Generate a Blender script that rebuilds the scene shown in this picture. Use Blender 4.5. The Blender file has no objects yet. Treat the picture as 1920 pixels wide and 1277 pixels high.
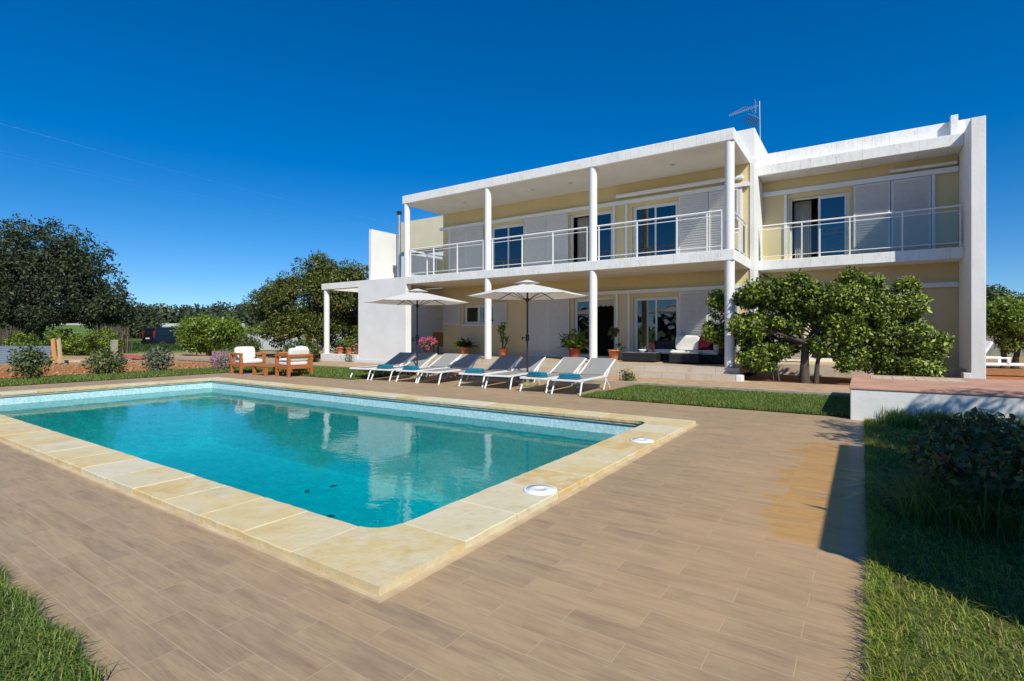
import bpy, bmesh, math, random
import numpy as np
from mathutils import Vector, Matrix
R = math.radians
rnd = random.Random(7)
S = bpy.context.scene
COL = S.collection

# ------------------------------------------------------------------ helpers
def lin(r, g, b):
    f = lambda c: c/12.92 if c <= .04045 else ((c+.055)/1.055)**2.4
    return (f(r/255), f(g/255), f(b/255), 1)

def tag(o, label=None, cat=None, group=None, kind=None):
    if label: o['label'] = label
    if cat: o['category'] = cat
    if group: o['group'] = group
    if kind: o['kind'] = kind
    return o

def empty(name, loc, rz=0, label=None, cat=None, group=None):
    o = bpy.data.objects.new(name, None); COL.objects.link(o)
    o.location = loc; o.rotation_euler = (0, 0, rz); o.empty_display_size = .2
    return tag(o, label, cat, group)

def children(o): return [c for c in COL.objects if c.parent == o]
def copy_tree(o, parent=None):
    c = o.copy(); COL.objects.link(c); c.parent = parent
    for ch in children(o): copy_tree(ch, c)
    return c

class MB:
    """collects primitives into one mesh"""
    def __init__(s): s.v = []; s.f = []; s.sm = []
    def add(s, vs, fs, smooth=False):
        n = len(s.v); s.v += [tuple(v) for v in vs]
        for f in fs: s.f.append(tuple(i+n for i in f)); s.sm.append(smooth)
        return s
    def box(s, x0, x1, y0, y1, z0, z1, rot=None, piv=None):
        vs = [Vector((x, y, z)) for z in (z0, z1) for y in (y0, y1) for x in (x0, x1)]
        if rot is not None:
            p = Vector(piv or ((x0+x1)/2, (y0+y1)/2, (z0+z1)/2))
            vs = [rot @ (v-p) + p for v in vs]
        return s.add(vs, [(0,2,3,1),(4,5,7,6),(0,1,5,4),(2,6,7,3),(0,4,6,2),(1,3,7,5)])
    def bar(s, a, b, w, h=None, up=(0,0,1)):
        a = Vector(a); b = Vector(b); h = h or w; t = (b-a).normalized(); u = Vector(up)
        if abs(t.dot(u)) > .98: u = Vector((1,0,0))
        r = t.cross(u).normalized(); u = r.cross(t)
        vs = [p + r*sx*w/2 + u*sz*h/2 for p in (a, b) for sx, sz in ((-1,-1),(1,-1),(1,1),(-1,1))]
        return s.add(vs, [(3,2,1,0),(4,5,6,7),(0,1,5,4),(1,2,6,5),(2,3,7,6),(3,0,4,7)])
    def tube(s, pts, rad, n=8, caps=True):
        pts = [Vector(p) for p in pts]
        rad = list(rad) if hasattr(rad, '__len__') else [rad]*len(pts)
        rings = []; prev = None
        for i, p in enumerate(pts):
            t = (pts[min(i+1, len(pts)-1)] - pts[max(i-1, 0)]).normalized()
            if prev is None:
                u = Vector((0,0,1)) if abs(t.z) < .9 else Vector((1,0,0))
            else: u = prev
            r = t.cross(u).normalized(); u = r.cross(t).normalized(); prev = u
            rings.append([p + (r*math.cos(a)+u*math.sin(a))*rad[i] for a in [2*math.pi*k/n for k in range(n)]])
        fs = []
        for i in range(len(pts)-1):
            for k in range(n):
                fs.append((i*n+k, i*n+(k+1) % n, (i+1)*n+(k+1) % n, (i+1)*n+k))
        s.add([v for r in rings for v in r], fs, True)
        if caps:
            s.add(rings[0], [tuple(range(n))[::-1]]); s.add(rings[-1], [tuple(range(n))])
        return s
    def lathe(s, prof, c=(0,0,0), n=20, smooth=True):
        c = Vector(c); vs = []; fs = []
        for r, z in prof:
            for k in range(n):
                a = 2*math.pi*k/n; vs.append(c+Vector((r*math.cos(a), r*math.sin(a), z)))
        for i in range(len(prof)-1):
            for k in range(n): fs.append((i*n+k, i*n+(k+1) % n, (i+1)*n+(k+1) % n, (i+1)*n+k))
        s.add(vs, fs, smooth)
        s.add([vs[k] for k in range(n)], [tuple(range(n))[::-1]])
        s.add([vs[(len(prof)-1)*n+k] for k in range(n)], [tuple(range(n))])
        return s
    def prism(s, poly, z0, z1, f=lambda x, y, z: (x, y, z)):
        n = len(poly)
        vs = [f(x, y, z0) for x, y in poly]+[f(x, y, z1) for x, y in poly]
        fs = [tuple(range(n))[::-1], tuple(range(n, 2*n))]+[(i, (i+1) % n, n+(i+1) % n, n+i) for i in range(n)]
        return s.add(vs, fs)
    def pad(s, x0, x1, y0, y1, z0, z1, r=.04, nx=8, ny=8, puff=.02, M=None):
        """soft cushion: rounded box with puffed faces"""
        cx, cy, cz = (x0+x1)/2, (y0+y1)/2, (z0+z1)/2; hx, hy, hz = (x1-x0)/2, (y1-y0)/2, (z1-z0)/2
        vs = []; fs = []
        n = 24; m = 10
        for j in range(m+1):
            ph = -math.pi/2+math.pi*j/m
            for i in range(n):
                th = 2*math.pi*i/n
                e = .15
                sg = lambda q, p: math.copysign(abs(q)**p, q)
                x = sg(math.cos(th), e)*sg(math.cos(ph), .22); y = sg(math.sin(th), e)*sg(math.cos(ph), .22); z = sg(math.sin(ph), .45)
                v = Vector((cx+hx*x, cy+hy*y, cz+hz*z+puff*z*(1-x*x)*(1-y*y)))
                vs.append(M @ v if M else v)
        for j in range(m):
            for i in range(n): fs.append((j*n+i, j*n+(i+1) % n, (j+1)*n+(i+1) % n, (j+1)*n+i))
        return s.add(vs, fs, True)
    def build(s, name, mat, parent=None, bevel=0, loc=None):
        me = bpy.data.meshes.new(name); me.from_pydata(s.v, [], s.f); me.update()
        me.polygons.foreach_set('use_smooth', s.sm)
        o = bpy.data.objects.new(name, me); COL.objects.link(o)
        if mat: me.materials.append(mat)
        if parent: o.parent = parent
        if loc: o.location = loc
        if bevel:
            b = o.modifiers.new('bevel', 'BEVEL'); b.width = bevel; b.segments = 2; b.limit_method = 'ANGLE'; b.angle_limit = R(50)
        return o

def npmesh(name, V, loops, sizes, mat, parent=None, smooth=False):
    me = bpy.data.meshes.new(name)
    me.vertices.add(len(V)); me.vertices.foreach_set('co', np.asarray(V, dtype=np.float32).ravel())
    me.loops.add(len(loops)); me.loops.foreach_set('vertex_index', np.asarray(loops, dtype=np.int32))
    sizes = np.asarray(sizes, dtype=np.int32)
    me.polygons.add(len(sizes)); st = np.concatenate(([0], np.cumsum(sizes)[:-1])).astype(np.int32)
    me.polygons.foreach_set('loop_start', st)
    if smooth: me.polygons.foreach_set('use_smooth', np.ones(len(sizes), dtype=bool))
    me.update(calc_edges=True); me.validate()
    o = bpy.data.objects.new(name, me); COL.objects.link(o); me.materials.append(mat)
    if parent: o.parent = parent
    return o

def unit(a): return a/np.maximum(np.linalg.norm(a, axis=1, keepdims=True), 1e-6)

def leaves(name, P, N, L, W, rng, mat, parent=None, droop=.3, jit=.9):
    n = len(P); P = np.asarray(P); N = unit(np.asarray(N))
    t = unit(N*.55+rng.normal(size=(n, 3))*jit+np.array([0, 0, -droop])); s = unit(np.cross(t, N+rng.normal(size=(n, 3))*.35))
    k = rng.uniform(.65, 1.25, (n, 1)); L = L*k; W = W*k
    up = np.cross(s, t)*.12*L
    V = np.stack([P, P+t*L*.5+s*W*.5+up, P+t*L, P+t*L*.5-s*W*.5+up], axis=1).reshape(-1, 3)
    return npmesh(name, V, np.arange(4*n), np.full(n, 4), mat, parent)

def crown_pts(blobs, ncl, rc, nl, rng, zmin=None, shell=.55, flat=.8):
    """clumped leaf positions: blobs = [(centre, radii, weight)]"""
    P = []; N = []; C = []
    w = np.array([b[2] for b in blobs], float); w /= w.sum()
    for i in range(ncl):
        c, r, _ = blobs[rng.choice(len(blobs), p=w)]
        d = rng.normal(size=3); d /= np.linalg.norm(d)
        q = rng.uniform(shell, 1.0)
        cc = np.array(c)+d*np.array(r)*q
        if zmin is not None and cc[2] < zmin: cc[2] = zmin+rng.uniform(0, .2)
        C.append(cc)
        rr = rc*rng.uniform(.6, 1.35); m = int(nl*rng.uniform(.7, 1.3))
        dd = unit(rng.normal(size=(m, 3))); q = rng.uniform(.35, 1.0, (m, 1))**.6
        P.append(cc+dd*rr*q*np.array([1, 1, flat])); N.append(dd+d*.6+np.array([0, 0, .35]))
    return np.concatenate(P), np.concatenate(N), C

def blades(name, P, H, W, rng, mat, lean=.45, parent=None, wind=(0, 0)):
    n = len(P); a = rng.uniform(0, 2*np.pi, n); d = np.stack([np.cos(a), np.sin(a), np.zeros(n)], 1)
    s = np.stack([-np.sin(a), np.cos(a), np.zeros(n)], 1)
    H = np.asarray(H).reshape(-1, 1); ln = rng.uniform(.1, 1, (n, 1))*lean*2
    wv = np.array([wind[0], wind[1], 0])
    p1 = P+np.array([0, 0, 1])*H*.6+(d*ln*.3+wv*.3)*H; p2 = P+np.array([0, 0, 1])*H*(1-.25*ln)+(d*ln+wv)*H
    w = np.asarray(W).reshape(-1, 1) if hasattr(W, '__len__') else W
    V = np.stack([P-s*w*.5, P+s*w*.5, p1+s*w*.4, p1-s*w*.4, p2], 1).reshape(-1, 3)
    b = np.arange(n)[:, None]*5
    lo = np.concatenate([b+0, b+1, b+2, b+3, b+3, b+2, b+4], 1).ravel()
    return npmesh(name, V, lo, np.tile([4, 3], n), mat, parent)

# ------------------------------------------------------------------ materials
class NT:
    def __init__(s, name):
        s.m = bpy.data.materials.new(name); s.m.use_nodes = True; s.t = s.m.node_tree; s.t.nodes.clear()
        s.out = s.n('ShaderNodeOutputMaterial')
    def n(s, typ, **kw):
        o = s.t.nodes.new(typ)
        for k, v in kw.items():
            if k.startswith('i_'): o.inputs[k[2:].replace('_', ' ')].default_value = v
            else: setattr(o, k, v)
        return o
    def l(s, a, b): s.t.links.new(a, b)
    def pos(s, scale=(1, 1, 1), rot=(0, 0, 0), obj=False):
        g = s.n('ShaderNodeTexCoord').outputs['Object'] if obj else s.n('ShaderNodeNewGeometry').outputs['Position']
        mp = s.n('ShaderNodeMapping'); mp.inputs['Scale'].default_value = scale; mp.inputs['Rotation'].default_value = rot
        s.l(g, mp.inputs['Vector']); return mp.outputs[0]
    def noise(s, vec, scale, detail=4, rough=.55):
        t = s.n('ShaderNodeTexNoise'); t.inputs['Scale'].default_value = scale; t.inputs['Detail'].default_value = detail; t.inputs['Roughness'].default_value = rough
        s.l(vec, t.inputs['Vector']); return t.outputs['Fac']
    def ramp(s, fac, stops):
        r = s.n('ShaderNodeValToRGB'); e = r.color_ramp.elements
        while len(e) < len(stops): e.new(.5)
        for k, (p, c) in enumerate(stops): e[k].position = p; e[k].color = c if hasattr(c, '__len__') else (c, c, c, 1)
        s.l(fac, r.inputs[0]); return r.outputs[0]
    def mix(s, a, b, fac, mode='MIX'):
        m = s.n('ShaderNodeMix', data_type='RGBA', blend_type=mode)
        for v, i in ((fac, 0), (a, 6), (b, 7)):
            if isinstance(v, bpy.types.NodeSocket): s.l(v, m.inputs[i])
            else: m.inputs[i].default_value = v
        return m.outputs[2]
    def math(s, op, a, b=0.0, c=None, clamp=False):
        m = s.n('ShaderNodeMath', operation=op, use_clamp=clamp)
        for i, v in enumerate((a, b, c)):
            if v is None: continue
            if isinstance(v, bpy.types.NodeSocket): s.l(v, m.inputs[i])
            else: m.inputs[i].default_value = v
        return m.outputs[0]
    def bump(s, h, strength=.3, dist=.01):
        b = s.n('ShaderNodeBump'); b.inputs['Strength'].default_value = strength; b.inputs['Distance'].default_value = dist
        s.l(h, b.inputs['Height']); return b.outputs[0]
    def bsdf(s, color, rough=.6, metal=0, spec=.5, normal=None, **kw):
        p = s.n('ShaderNodeBsdfPrincipled')
        for v, i in ((color, 'Base Color'), (rough, 'Roughness'), (metal, 'Metallic'), (spec, 'Specular IOR Level')):
            if isinstance(v, bpy.types.NodeSocket): s.l(v, p.inputs[i])
            else: p.inputs[i].default_value = v
        if normal is not None: s.l(normal, p.inputs['Normal'])
        for k, v in kw.items(): p.inputs[k].default_value = v
        return p.outputs[0]
    def done(s, sh, disp=None):
        s.l(sh, s.out.inputs[0]); return s.m

def simple(name, col, rough=.6, metal=0, spec=.5, var=.12, vs=8, bump=0):
    t = NT(name); v = t.pos(); n = t.noise(v, vs)
    dark = tuple(c*(1-var) for c in col[:3])+(1,); lite = tuple(min(1, c*(1+var)) for c in col[:3])+(1,)
    c = t.ramp(n, [(.3, dark), (.7, lite)])
    return t.done(t.bsdf(c, rough, metal, spec, t.bump(t.noise(v, vs*8), bump, .004) if bump else None))

def plaster(name, col, grime=.5, streak=True, spec=.3):
    t = NT(name); v = t.pos()
    n1 = t.noise(v, 1.3, 5, .6); n2 = t.noise(v, 14, 4)
    c = t.mix(tuple(x*.90 for x in col[:3])+(1,), col, t.ramp(n1, [(.3, 0.), (.7, 1.)]))
    if streak:
        sv = t.pos((7, 7, .35)); st = t.noise(sv, 2.2, 6, .7)
        blot = t.noise(v, .8, 4, .7)
        k = t.math('MULTIPLY', t.ramp(st, [(.52, 0.), (.75, 1.)]), t.ramp(blot, [(.42, 0.), (.65, 1.)]))
        k = t.math('MULTIPLY', k, grime)
        c = t.mix(c, tuple(x*.45 for x in col[:3])+(1,), k)
    return t.done(t.bsdf(c, .75, 0, spec, t.bump(n2, .45, .008)))

def fascia_mat():
    t = NT('weathered_white_concrete'); v = t.pos()
    st = t.noise(t.pos((9, 9, 2.2)), 2.0, 7, .75); bl = t.noise(v, 2.2, 6, .75)
    k = t.math('MULTIPLY', t.ramp(st, [(.42, 0.), (.68, 1.)]), t.ramp(bl, [(.40, 0.), (.60, 1.)]))
    spots = t.ramp(t.noise(v, 26, 3, .7), [(.62, 0.), (.72, 1.)])
    k = t.math('MAXIMUM', t.math('MULTIPLY', k, .5), t.math('MULTIPLY', spots, .22))
    c = t.mix((.86, .85, .82, 1), (.34, .32, .28, 1), k)
    # joints between the cladding slabs
    br = t.n('ShaderNodeTexBrick'); br.offset = 0; br.inputs['Scale'].default_value = 1
    br.inputs['Brick Width'].default_value = .58; br.inputs['Row Height'].default_value = 60; br.inputs['Mortar Size'].default_value = .005
    br.inputs['Color1'].default_value = (1, 1, 1, 1); br.inputs['Color2'].default_value = (.95, .95, .95, 1); br.inputs['Mortar'].default_value = (.72, .7, .68, 1)
    t.l(t.pos((1, .001, 1)), br.inputs['Vector'])
    c = t.mix(c, br.outputs['Color'], .8, 'MULTIPLY')
    return t.done(t.bsdf(c, .75, 0, .3, t.bump(t.noise(v, 30), .2, .004)))

WHITE = plaster('white_render', (.82, .81, .78, 1), .28)
FASCIA = fascia_mat()
YELLOW = plaster('yellow_render', (.73, .595, .325, 1), .12)
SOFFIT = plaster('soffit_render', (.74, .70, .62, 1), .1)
WHITEPAINT = simple('white_lacquered_metal', (.80, .80, .80, 1), .35, 0, .5, .03)
SHUT = simple('white_shutter_paint', (.70, .69, .66, 1), .45, 0, .4, .04)
FRAME = simple('white_window_frame', (.76, .76, .76, 1), .4, 0, .5, .03)
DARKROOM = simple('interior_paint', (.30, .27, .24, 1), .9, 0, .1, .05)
CURT = simple('beige_curtain', (.52, .47, .40, 1), .9, 0, .1, .08)
STEEL = simple('galvanised_steel', (.55, .56, .57, 1), .35, .8, .5, .1)
BLACKM = simple('black_metal', (.03, .03, .035, 1), .4, .3, .5, .1)
BROWNPOLE = simple('dark_brown_pole', (.045, .028, .022, 1), .4, .2, .5, .1)
TERRA = simple('terracotta', (.62, .20, .085, 1), .75, 0, .3, .15, 20)
REDPOT = simple('red_glazed_pot', (.42, .075, .05, 1), .5, 0, .4, .15, 20)
DARKPOT = simple('dark_grey_pot', (.05, .055, .06, 1), .5, 0, .4, .15, 20)
SOILPOT = simple('potting_soil', (.05, .035, .025, 1), .95, 0, .1, .3, 40)
RATTAN_D = None

def glass_mat(name, tint=(.8, .86, .86, 1), refl=.10):
    t = NT(name)
    tr = t.n('ShaderNodeBsdfTransparent'); tr.inputs[0].default_value = tint
    gl = t.n('ShaderNodeBsdfGlossy'); gl.inputs['Roughness'].default_value = .015; gl.inputs['Color'].default_value = (1, 1, 1, 1)
    f = t.n('ShaderNodeFresnel'); f.inputs['IOR'].default_value = 1.5
    k = t.math('MULTIPLY_ADD', f.outputs[0], 1.6, refl, clamp=True)
    m = t.n('ShaderNodeMixShader'); t.l(k, m.inputs[0]); t.l(tr.outputs[0], m.inputs[1]); t.l(gl.outputs[0], m.inputs[2])
    return t.done(m.outputs[0])
GLASS = glass_mat('window_glass', (.28, .38, .42, 1), .05)
RAILGLASS = glass_mat('balustrade_glass', (.89, .925, .92, 1), -.03)

def weave(name, a, b, sc=120, rough=.6):
    t = NT(name); v = t.pos(obj=True)
    ck = t.n('ShaderNodeTexChecker'); ck.inputs['Scale'].default_value = sc; t.l(v, ck.inputs['Vector'])
    n = t.noise(v, 9)
    c = t.mix(a, b, t.math('MULTIPLY', ck.outputs['Fac'], t.ramp(n, [(.2, .5), (.8, 1.)])))
    return t.done(t.bsdf(c, rough, 0, .3, t.bump(ck.outputs['Fac'], .25, .003)))
SLING = weave('grey_sling_mesh', (.24, .236, .228, 1), (.33, .322, .31, 1), 150)
RATTAN = weave('dark_rattan', (.010, .010, .011, 1), (.035, .033, .032, 1), 45, .5)
TOWEL = simple('teal_towel', (.02, .19, .27, 1), .95, 0, .1, .25, 30, .6)
CUSHION = simple('white_cushion_fabric', (.76, .74, .68, 1), .9, 0, .15, .06, 12, .3)
MAROON = simple('maroon_fabric', (.06, .004, .012, 1), .9, 0, .15, .25, 9, .3)

def canopy_mat():
    t = NT('white_parasol_canvas'); v = t.pos()
    d = t.n('ShaderNodeBsdfDiffuse'); d.inputs[0].default_value = (.78, .76, .72, 1)
    tr = t.n('ShaderNodeBsdfTranslucent'); tr.inputs[0].default_value = (.62, .55, .46, 1)
    m = t.n('ShaderNodeMixShader'); m.inputs[0].default_value = .28; t.l(d.outputs[0], m.inputs[1]); t.l(tr.outputs[0], m.inputs[2])
    return t.done(m.outputs[0])
CANVAS = canopy_mat()

def wood(name, c1, c2, axis='x', sc=1, rough=.55):
    t = NT(name); st = {'x': (.6, 9, 9), 'y': (9, .6, 9), 'z': (9, 9, .6)}[axis]
    v = t.pos(tuple(q*sc for q in st), obj=True); n = t.noise(v, 3, 6, .65)
    c = t.ramp(n, [(.25, c1), (.75, c2)])
    return t.done(t.bsdf(c, rough, 0, .4, t.bump(n, .3, .004)))
TEAK = wood('orange_teak', (.30, .085, .022, 1), (.50, .175, .05, 1), 'x')
OLDPLANK = wood('weathered_plank', (.36, .24, .13, 1), (.55, .40, .25, 1), 'z')
ORANGEPLANK = wood('orange_plank', (.45, .20, .06, 1), (.60, .30, .10, 1), 'z')
BARK = wood('bark', (.045, .032, .022, 1), (.12, .09, .062, 1), 'z', 1.5, .9)
GREYBARK = wood('grey_bark', (.10, .085, .065, 1), (.22, .19, .15, 1), 'z', 1.5, .9)

def leafmat(name, cols, rough=.42, trans=.22, tcol=(.18, .30, .03, 1), spec=.5):
    t = NT(name); g = t.n('ShaderNodeNewGeometry')
    n = len(cols); c = t.ramp(g.outputs['Random Per Island'], [(i/(n-1), col) for i, col in enumerate(cols)])
    b = t.bsdf(c, rough, 0, spec)
    tr = t.n('ShaderNodeBsdfTranslucent'); t.l(t.mix(c, tcol, .5), tr.inputs[0])
    m = t.n('ShaderNodeMixShader'); m.inputs[0].default_value = trans; t.l(b, m.inputs[1]); t.l(tr.outputs[0], m.inputs[2])
    return t.done(m.outputs[0])
G = lambda r, g, b: (r, g, b, 1)
LF_CITRUS = leafmat('citrus_leaf', [G(0.026, 0.047, 0.008), G(0.057, 0.099, 0.011), G(0.104, 0.161, 0.015), G(0.189, 0.261, 0.022), G(0.377, 0.448, 0.043), G(0.057, 0.090, 0.011), G(0.030, 0.054, 0.009)], .52, .16, spec=.4)
LF_FLOWERCIT = leafmat('blossoming_citrus_leaf', [G(0.026, 0.047, 0.008), G(0.061, 0.103, 0.011), G(0.113, 0.179, 0.015), G(0.207, 0.287, 0.024), G(0.396, 0.466, 0.048), G(0.057, 0.090, 0.011), G(0.319, 0.373, 0.066)], .5, .16, spec=.45)
LF_ORANGE = leafmat('orange_tree_leaf', [G(0.036, 0.060, 0.012), G(0.062, 0.097, 0.015), G(0.105, 0.141, 0.022), G(0.178, 0.162, 0.029), G(0.057, 0.084, 0.015)], .42, .22, (.2, .24, .03, 1), spec=.45)
LF_CAROB = leafmat('carob_leaf', [G(0.023, 0.034, 0.020), G(0.039, 0.055, 0.026), G(0.057, 0.077, 0.033), G(0.081, 0.094, 0.046)], .55, .12, (.06, .09, .02, 1), spec=.25)
LF_BRIGHT = leafmat('young_leaf', [G(0.081, 0.151, 0.017), G(0.164, 0.250, 0.026), G(0.236, 0.316, 0.036), G(0.128, 0.184, 0.022)], .42, .3)
LF_HEDGE = leafmat('hedge_leaf', [G(0.033, 0.056, 0.014), G(0.073, 0.114, 0.023), G(0.128, 0.167, 0.032)], .5, .2)
LF_GREY = leafmat('grey_green_leaf', [G(0.072, 0.094, 0.058), G(0.131, 0.160, 0.102), G(0.189, 0.217, 0.145)], .6, .2)
LF_DARK = leafmat('dark_shrub_leaf', [G(0.042, 0.075, 0.022), G(0.088, 0.144, 0.037), G(0.088, 0.078, 0.034), G(0.132, 0.211, 0.054), G(0.053, 0.092, 0.024), G(0.282, 0.133, 0.054)], .5, .2, (.1, .09, .03, 1))
LF_WOOD = leafmat('far_wood_leaf', [G(0.023, 0.035, 0.020), G(0.043, 0.061, 0.029), G(0.072, 0.087, 0.038)], .6, .1)
LF_REED = leafmat('dry_reed', [G(.10, .085, .06), G(.17, .145, .10), G(.24, .20, .14)], .8, .2, (.2, .16, .1, 1), .2)
PINK = leafmat('pink_petals', [G(.45, .04, .15), G(.62, .10, .25), G(.70, .25, .38)], .6, .3, (.6, .1, .2, 1), .2)
LILAC = leafmat('lilac_petals', [G(.36, .12, .34), G(.52, .22, .48), G(.42, .16, .40)], .6, .3, (.5, .2, .4, 1), .2)
PALEYEL = leafmat('pale_yellow_petals', [G(.62, .55, .22), G(.75, .70, .45), G(.45, .45, .10)], .6, .3, (.6, .5, .2, 1), .2)
BLOSSOM = leafmat('white_blossom', [G(.55, .55, .40), G(.70, .70, .55)], .6, .3, (.6, .6, .4, 1), .2)
ORANGEFRUIT = simple('orange_peel', (.46, .19, .03, 1), .5, 0, .4, .15, 10)

def grassmat(name, cols, yel=.0):
    t = NT(name); g = t.n('ShaderNodeNewGeometry'); n = len(cols)
    c = t.ramp(g.outputs['Random Per Island'], [(i/(n-1), col) for i, col in enumerate(cols)])
    k = t.ramp(t.noise(t.pos(), 1.4, 3), [(.42, 0.), (.68, 1.)])
    c = t.mix(c, (.20, .19, .035, 1), t.math('MULTIPLY', k, yel))
    b = t.bsdf(c, .5, 0, .35)
    tr = t.n('ShaderNodeBsdfTranslucent'); t.l(c, tr.inputs[0])
    m = t.n('ShaderNodeMixShader'); m.inputs[0].default_value = .4; t.l(b, m.inputs[1]); t.l(tr.outputs[0], m.inputs[2])
    return t.done(m.outputs[0])
GRASS = grassmat('lawn_grass', [G(0.066, 0.136, 0.032), G(0.136, 0.234, 0.044), G(0.224, 0.328, 0.060), G(0.359, 0.375, 0.105)], .3)
GRASSY = grassmat('mixed_lawn_grass', [G(0.084, 0.168, 0.023), G(0.186, 0.310, 0.036), G(0.338, 0.449, 0.048), G(0.678, 0.563, 0.133)], .85)

def deck_mat():
    t = NT('wood_look_porcelain_planks'); v = t.pos()
    mp = t.n('ShaderNodeMapping'); mp.inputs['Location'].default_value = (1.6+.56*10, -1.213+.14*100, 0); t.l(v, mp.inputs[0])
    def brick(c1, c2, mo, ms):
        br = t.n('ShaderNodeTexBrick'); br.offset = .5; br.offset_frequency = 2; br.squash = 1
        for k, x in (('Scale', 1), ('Brick Width', .56), ('Row Height', .14), ('Mortar Size', ms), ('Mortar Smooth', .3), ('Bias', 0)): br.inputs[k].default_value = x
        br.inputs['Color1'].default_value = c1; br.inputs['Color2'].default_value = c2; br.inputs['Mortar'].default_value = mo
        t.l(mp.outputs[0], br.inputs['Vector']); return br
    br = brick((0, 0, 0, 1), (1, 1, 1, 1), (.5, .5, .5, 1), .002)
    idv = t.n('ShaderNodeSeparateColor'); t.l(br.outputs['Color'], idv.inputs[0]); pid = idv.outputs[0]
    cv = t.n('ShaderNodeCombineXYZ'); t.l(t.math('MULTIPLY', pid, 37.0), cv.inputs[2])
    va = t.n('ShaderNodeVectorMath', operation='ADD'); t.l(t.pos((1.3, 9, 1)), va.inputs[0]); t.l(cv.outputs[0], va.inputs[1])
    g1 = t.noise(va.outputs[0], 2.2, 6, .62)
    va2 = t.n('ShaderNodeVectorMath', operation='ADD'); t.l(t.pos((4, 75, 1)), va2.inputs[0]); t.l(cv.outputs[0], va2.inputs[1])
    g2 = t.noise(va2.outputs[0], 2, 5, .7)
    va3 = t.n('ShaderNodeVectorMath', operation='ADD'); t.l(t.pos((2.2, 5, 1)), va3.inputs[0]); t.l(cv.outputs[0], va3.inputs[1])
    g3 = t.noise(va3.outputs[0], 1.3, 3, .5)
    c = t.ramp(g1, [(.22, lin(136, 114, 91)), (.45, lin(164, 139, 109)), (.62, lin(173, 150, 116)), (.8, lin(186, 155, 122))])
    c = t.mix(c, lin(136, 120, 102), t.ramp(g3, [(.5, 0.), (.75, .5)]))
    c = t.mix(c, lin(120, 97, 80), t.math('MULTIPLY', t.ramp(g2, [(.47, 0.), (.68, 1.)]), .42))
    c = t.mix(c, lin(190, 156, 120), t.math('MULTIPLY', t.ramp(pid, [(.5, 0.), (1., 1.)]), .30))
    grout = brick((0, 0, 0, 1), (0, 0, 0, 1), (1, 1, 1, 1), .0022)
    c = t.mix(c, lin(186, 164, 136), t.math('MULTIPLY', grout.outputs['Fac'], .75))
    dirt = t.noise(v, .7, 5, .65)
    c = t.mix(c, (.80, .79, .78, 1), t.math('MULTIPLY', t.ramp(dirt, [(.45, 0.), (.7, 1.)]), .35), 'MULTIPLY')
    c = t.mix(c, (.72, .70, .68, 1), t.ramp(t.noise(v, 11, 5, .75), [(.58, 0.), (.75, .45)]), 'MULTIPLY')
    # ochre water stain beside the lawn edge
    sx = t.n('ShaderNodeSeparateXYZ'); t.l(v, sx.inputs[0])
    row = t.math('FLOOR', t.math('DIVIDE', t.math('ADD', sx.outputs[1], 12.787), .14))
    rc = t.n('ShaderNodeCombineXYZ'); t.l(t.math('MULTIPLY', row, .37), rc.inputs[1]); t.l(t.math('MULTIPLY', sx.outputs[0], .5), rc.inputs[0])
    wob = t.math('MULTIPLY_ADD', t.noise(rc.outputs[0], 1.6, 3, .6), .9, -.45)
    x = t.math('ADD', sx.outputs[0], t.math('MULTIPLY', wob, .8)); y = t.math('ADD', sx.outputs[1], t.math('MULTIPLY', wob, .35))
    def band(a, lo, hi, w):
        p = t.n('ShaderNodeMapRange', interpolation_type='SMOOTHSTEP'); t.l(a, p.inputs[0]); p.inputs[1].default_value = lo-w; p.inputs[2].default_value = lo+w
        q = t.n('ShaderNodeMapRange', interpolation_type='SMOOTHSTEP'); t.l(a, q.inputs[0]); q.inputs[1].default_value = hi-w; q.inputs[2].default_value = hi+w
        return t.math('SUBTRACT', p.outputs[0], q.outputs[0])
    st = t.math('MULTIPLY', band(x, -.52, .5, .03), band(y, 3.36, 6.62, .03))
    st = t.math('MULTIPLY', st, t.ramp(t.noise(t.pos((.8, 3.2, 1)), 2.5, 5, .65), [(.25, .35), (.6, 1.)]))
    c = t.mix(c, t.mix(c, (1.20, .94, .50, 1), 1., 'MULTIPLY'), st)
    soft = t.math('MULTIPLY', band(x, -.95, .6, .5), band(y, 2.3, 7.6, .8))
    c = t.mix(c, t.mix(c, lin(208, 160, 112), .6), t.math('MULTIPLY', soft, .3))
    edge = t.math('MULTIPLY', band(sx.outputs[0], -.105, .5, .012), band(sx.outputs[1], 3.3, 8.2, .02))
    c = t.mix(c, t.mix(c, lin(150, 142, 122), .55), edge)
    rg = t.math('MULTIPLY_ADD', st, -.25, .62)
    h = t.math('SUBTRACT', t.math('MULTIPLY', g2, .35), t.math('MULTIPLY', grout.outputs['Fac'], .8))
    return t.done(t.bsdf(c, rg, 0, .35, t.bump(h, .3, .004)))
DECK = deck_mat()

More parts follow.
